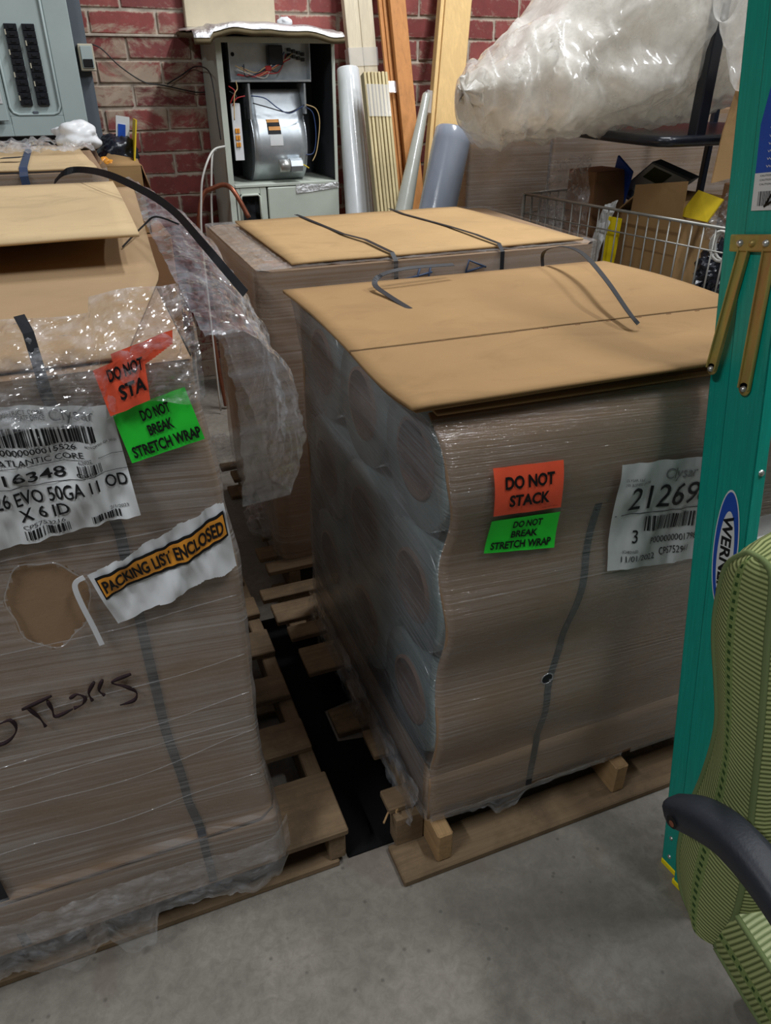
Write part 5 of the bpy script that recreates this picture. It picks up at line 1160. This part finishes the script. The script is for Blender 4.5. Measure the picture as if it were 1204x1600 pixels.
# stickers on the outer face of the front rail: u down the rail, v towards the front edge
def stick(fn_pts, name, mat, xo=-.0132, parent=lad):
    m = MB(); m.add([(xo, y, z) for y, z in fn_pts], [tuple(range(len(fn_pts)))]); return lobj(m, name, mat, parent)
bl_ = stick([(-.025, 1.425), (-.090, 1.425), (-.090, 1.70), (-.060, 1.70), (-.025, 1.545)], 'safety_sticker', 'blue_print')
stick([(-.025, 1.425), (-.090, 1.425), (-.090, 1.478), (-.025, 1.478)], 'sticker_panel', 'white_paper', -.0136, bl_)
stick([(-.062, 1.705), (-.090, 1.705), (-.090, 1.62), (-.045, 1.645)], 'sticker_panel', 'lime_print', -.0136, bl_)
m = MB(); Fs = lambda u, v: (-.0140, lerp(-.030, -.087, u), lerp(1.428, 1.60, v)); barcode(m, .1, .6, .02, .14, Fs, 18, 4)
for i in range(3): put_text(m, 'CAUTION LABEL', .1, .75, .19 + .035 * i, .205 + .035 * i, Fs)
m.build('lettering', 'ink', None).parent = bl_
m = MB(); 
for i in range(9): put_text(m, 'Werner', .25, .85 - .04 * (i % 3), .33 + .06 * i, .35 + .06 * i, Fs)
m.build('lettering', 'white_paper', None).parent = bl_
m = MB(); m.tube([(-.0145, -.05, 1.43), (-.0145, -.066, 1.455), (-.0145, -.085, 1.475)], .0016, 5); m.tube([(-.0145, -.052, 1.432), (-.0145, -.08, 1.445), (-.0145, -.088, 1.44)], .0016, 5); m.build('marker_scribble', 'ink', None).parent = bl_
def oval(ry, rz, cy, cz, n=40): return [(cy + ry * math.cos(2 * math.pi * k / n), cz + rz * math.sin(2 * math.pi * k / n)) for k in range(n)]
ov = stick(oval(.0285, .118, -.052, .852), 'brand_sticker', 'white_paper'); stick(oval(.0262, .114, -.052, .852), 'sticker_ring', 'blue_print', -.0135, ov); stick(oval(.0185, .088, -.053, .842), 'sticker_field', 'white_paper', -.0138, ov)
m = MB(); put_text(m, 'WERNER', .0, 1, 0, 1, lambda u, v: (-.0142, lerp(-.0405, -.0635, v) - 0.0 * u, lerp(.922, .765, u)), .03); m.build('lettering', 'ink', None).parent = ov

# ================================================================== CHAIR
chair = thing('office_chair', 'olive green striped office chair with black curved armrest', 'chair', (.97, .33, 0))
CX0, CX1 = .722, 1.21
rear = smooth_pts([(0, .560, 1.072), (0, .585, 1.035), (0, .583, .97), (0, .571, .917), (0, .545, .85), (0, .527, .789), (0, .524, .70), (0, .530, .60), (0, .524, .515), (0, .500, .45), (0, .470, .425)], 5)
frnt = smooth_pts([(0, .540, 1.075), (0, .518, 1.062), (0, .500, .99), (0, .485, .93), (0, .463, .84), (0, .444, .75), (0, .427, .67), (0, .412, .59), (0, .405, .52), (0, .408, .46), (0, .414, .422)], 5)
NB = len(rear) - 1
def arcl(p):
    L = [0]
    for a, b in zip(p, p[1:]): L.append(L[-1] + (b - a).length)
    return L
al = arcl(frnt)
def side_at(x0, bulge):
    def f(u, v):
        i = round(v * NB); p = rear[i].lerp(frnt[i], u); return (x0 + bulge * math.sin(u * math.pi) * math.sin(min(1, v * 6 + .2) * 1.57), p.y, p.z)
    return f
m = MB(); m.grid(12, NB, side_at(CX0, -.016), None, lambda u, v: (u * .104, al[round(v * NB)])); m.build('back_side_panel', 'fabric_side', chair)
m = MB(); m.grid(12, NB, side_at(CX1, .016), None, lambda u, v: (u * .104, al[round(v * NB)])); m.build('back_side_panel', 'fabric_side', chair)
def fr(u, v):
    i = round(v * NB); p = frnt[i]; c = math.sin(u * math.pi) ** .6; return (lerp(CX0, CX1, u), p.y - .035 * c * math.sin(min(1, v * 3 + .05) * 1.57), p.z + (.03 * c if i < 6 else .03 * c * max(0, 1 - (i - 6) / 6)))
m = MB(); m.grid(30, NB, fr, None, lambda u, v: (u * .49, al[round(v * NB)])); m.build('back_cushion', 'fabric_front', chair)
def rrs(u, v):
    i = round(v * NB); p = rear[i]; c = math.sin(u * math.pi) ** .6; return (lerp(CX0, CX1, u), p.y + .02 * c, p.z + (.03 * c if i < 6 else .03 * c * max(0, 1 - (i - 6) / 6)))
m = MB(); m.grid(20, NB, rrs, None, lambda u, v: (u * .49, al[round(v * NB)])); m.grid(20, 3, lambda u, v: tuple(Vector(rrs(u, 0)).lerp(Vector(fr(u, 0)), v)), None, lambda u, v: (u * .49, v * .03)); m.grid(20, 3, lambda u, v: tuple(Vector(rrs(u, 1)).lerp(Vector(fr(u, 1)), v)), None, lambda u, v: (u * .49, v * .03)); m.build('back_shell', 'fabric_front', chair)
for x in (CX0, CX1):
    m = MB(); m.tube([(x, p.y, p.z) for p in [rear[-1]] + rear[::-1] + frnt], .0045, 8); m.build('piping', 'fabric_seat', chair)
# seat
stop = [(.404, .522), (.34, .505), (.28, .490), (.18, .478), (.06, .476), (.0, .470), (-.03, .445)]
sbot = [(.414, .418), (.34, .396), (.28, .385), (.18, .376), (.06, .374), (.0, .376), (-.03, .39)]
stp = smooth_pts([(0, a, b) for a, b in stop], 4); sbt = smooth_pts([(0, a, b) for a, b in sbot], 4); NSt = len(stp) - 1; als = arcl(stp)
for x, bg in ((CX0, -.010), (CX1, .010)):
    m = MB(); m.grid(8, NSt, lambda u, v: (x + bg * math.sin(u * math.pi), sbt[round(v * NSt)].lerp(stp[round(v * NSt)], u).y, sbt[round(v * NSt)].lerp(stp[round(v * NSt)], u).z), None, lambda u, v: (u * .105, als[round(v * NSt)])); m.build('seat_side_panel', 'fabric_side', chair)
    m = MB(); m.tube([(x, p.y, p.z) for p in stp], .0045, 8); m.tube([(x, p.y, p.z) for p in sbt], .004, 8); m.build('piping', 'fabric_seat', chair)
m = MB(); m.grid(24, NSt, lambda u, v: (lerp(CX0, CX1, u), stp[round(v * NSt)].y, stp[round(v * NSt)].z + .022 * math.sin(u * math.pi) ** .5), None, lambda u, v: (u * .49, als[round(v * NSt)])); m.build('seat_cushion', 'fabric_seat', chair)
m = MB(); m.grid(4, NSt, lambda u, v: (lerp(CX0, CX1, u), sbt[round(v * NSt)].y, sbt[round(v * NSt)].z), None, lambda u, v: (u, v)); m.grid(10, 2, lambda u, v: (lerp(CX0, CX1, u), -.03, lerp(.39, .445 + .022 * math.sin(u * math.pi) ** .5, v))); m.build('seat_pan', 'black_plastic', chair)
# armrests: flattened, curving forward from the loose bolt end
def armrest(sx, x):
    pts = smooth_pts([(x, .512, .655), (x, .47, .690), (x, .42, .713), (x, .36, .714), (x, .29, .695), (x, .20, .655), (x, .12, .59), (x, .08, .50), (x + sx * .02, .10, .42), (x + sx * .06, .14, .385)], 6)
    m = MB(); n = 14; vs = []; fs = []; K = len(pts)
    for i, p in enumerate(pts):
        d = (pts[min(i + 1, K - 1)] - pts[max(i - 1, 0)]).normalized(); a = Vector((1, 0, 0)); b = d.cross(a).normalized(); t = i / (K - 1)
        w, h = curve1([(0, .024), (.1, .029), (.5, .03), (1, .02)], t), curve1([(0, .022), (.15, .026), (.5, .022), (1, .014)], t)
        if i == 0: w *= .8; h *= .8
        for k in range(n):
            c, s_ = math.cos(2 * math.pi * k / n), math.sin(2 * math.pi * k / n); vs.append(p + a * w * math.copysign(abs(c) ** .6, c) + b * h * math.copysign(abs(s_) ** .6, s_))
    for i in range(K - 1):
        for k in range(n): fs.append((i * n + k, i * n + (k + 1) % n, (i + 1) * n + (k + 1) % n, (i + 1) * n + k))
    fs.append(tuple(range(n))); fs.append(tuple((K - 1) * n + k for k in range(n))); m.add(vs, fs, True); o = m.build('armrest', 'arm_plastic', chair)
    mm = MB(); mm.lathe([(.0001, 0), (.010, 0)], 'X', (x - sx * .0305, .488, .672), 16); mm.build('bolt_hole', 'ink', o)
    mm = MB(); mm.lathe([(.0001, 0), (.005, 0)], 'X', (x - sx * .0310, .487, .670), 12); mm.build('bolt', 'copper', o)
armrest(1, .668); armrest(-1, 1.264)
m = MB(); m.tube([(.97, .24, .07), (.97, .24, .38)], .028, 14); m.build('gas_column', 'black_plastic', chair)
for k in range(5):
    a = R(72 * k + 18); e = Vector((.97 + .20 * math.cos(a), .24 + .20 * math.sin(a), .06)); m = MB(); m.tube([(.97, .24, .10), e], [.026, .016], 8); lg = m.build('base_leg', 'black_plastic', chair)
    m = MB(); m.lathe([(.0001, -.018), (.026, -.018), (.026, .018), (.0001, .018)], 'X', (e.x, e.y, .028), 16); m.build('caster', 'black_plastic', lg)
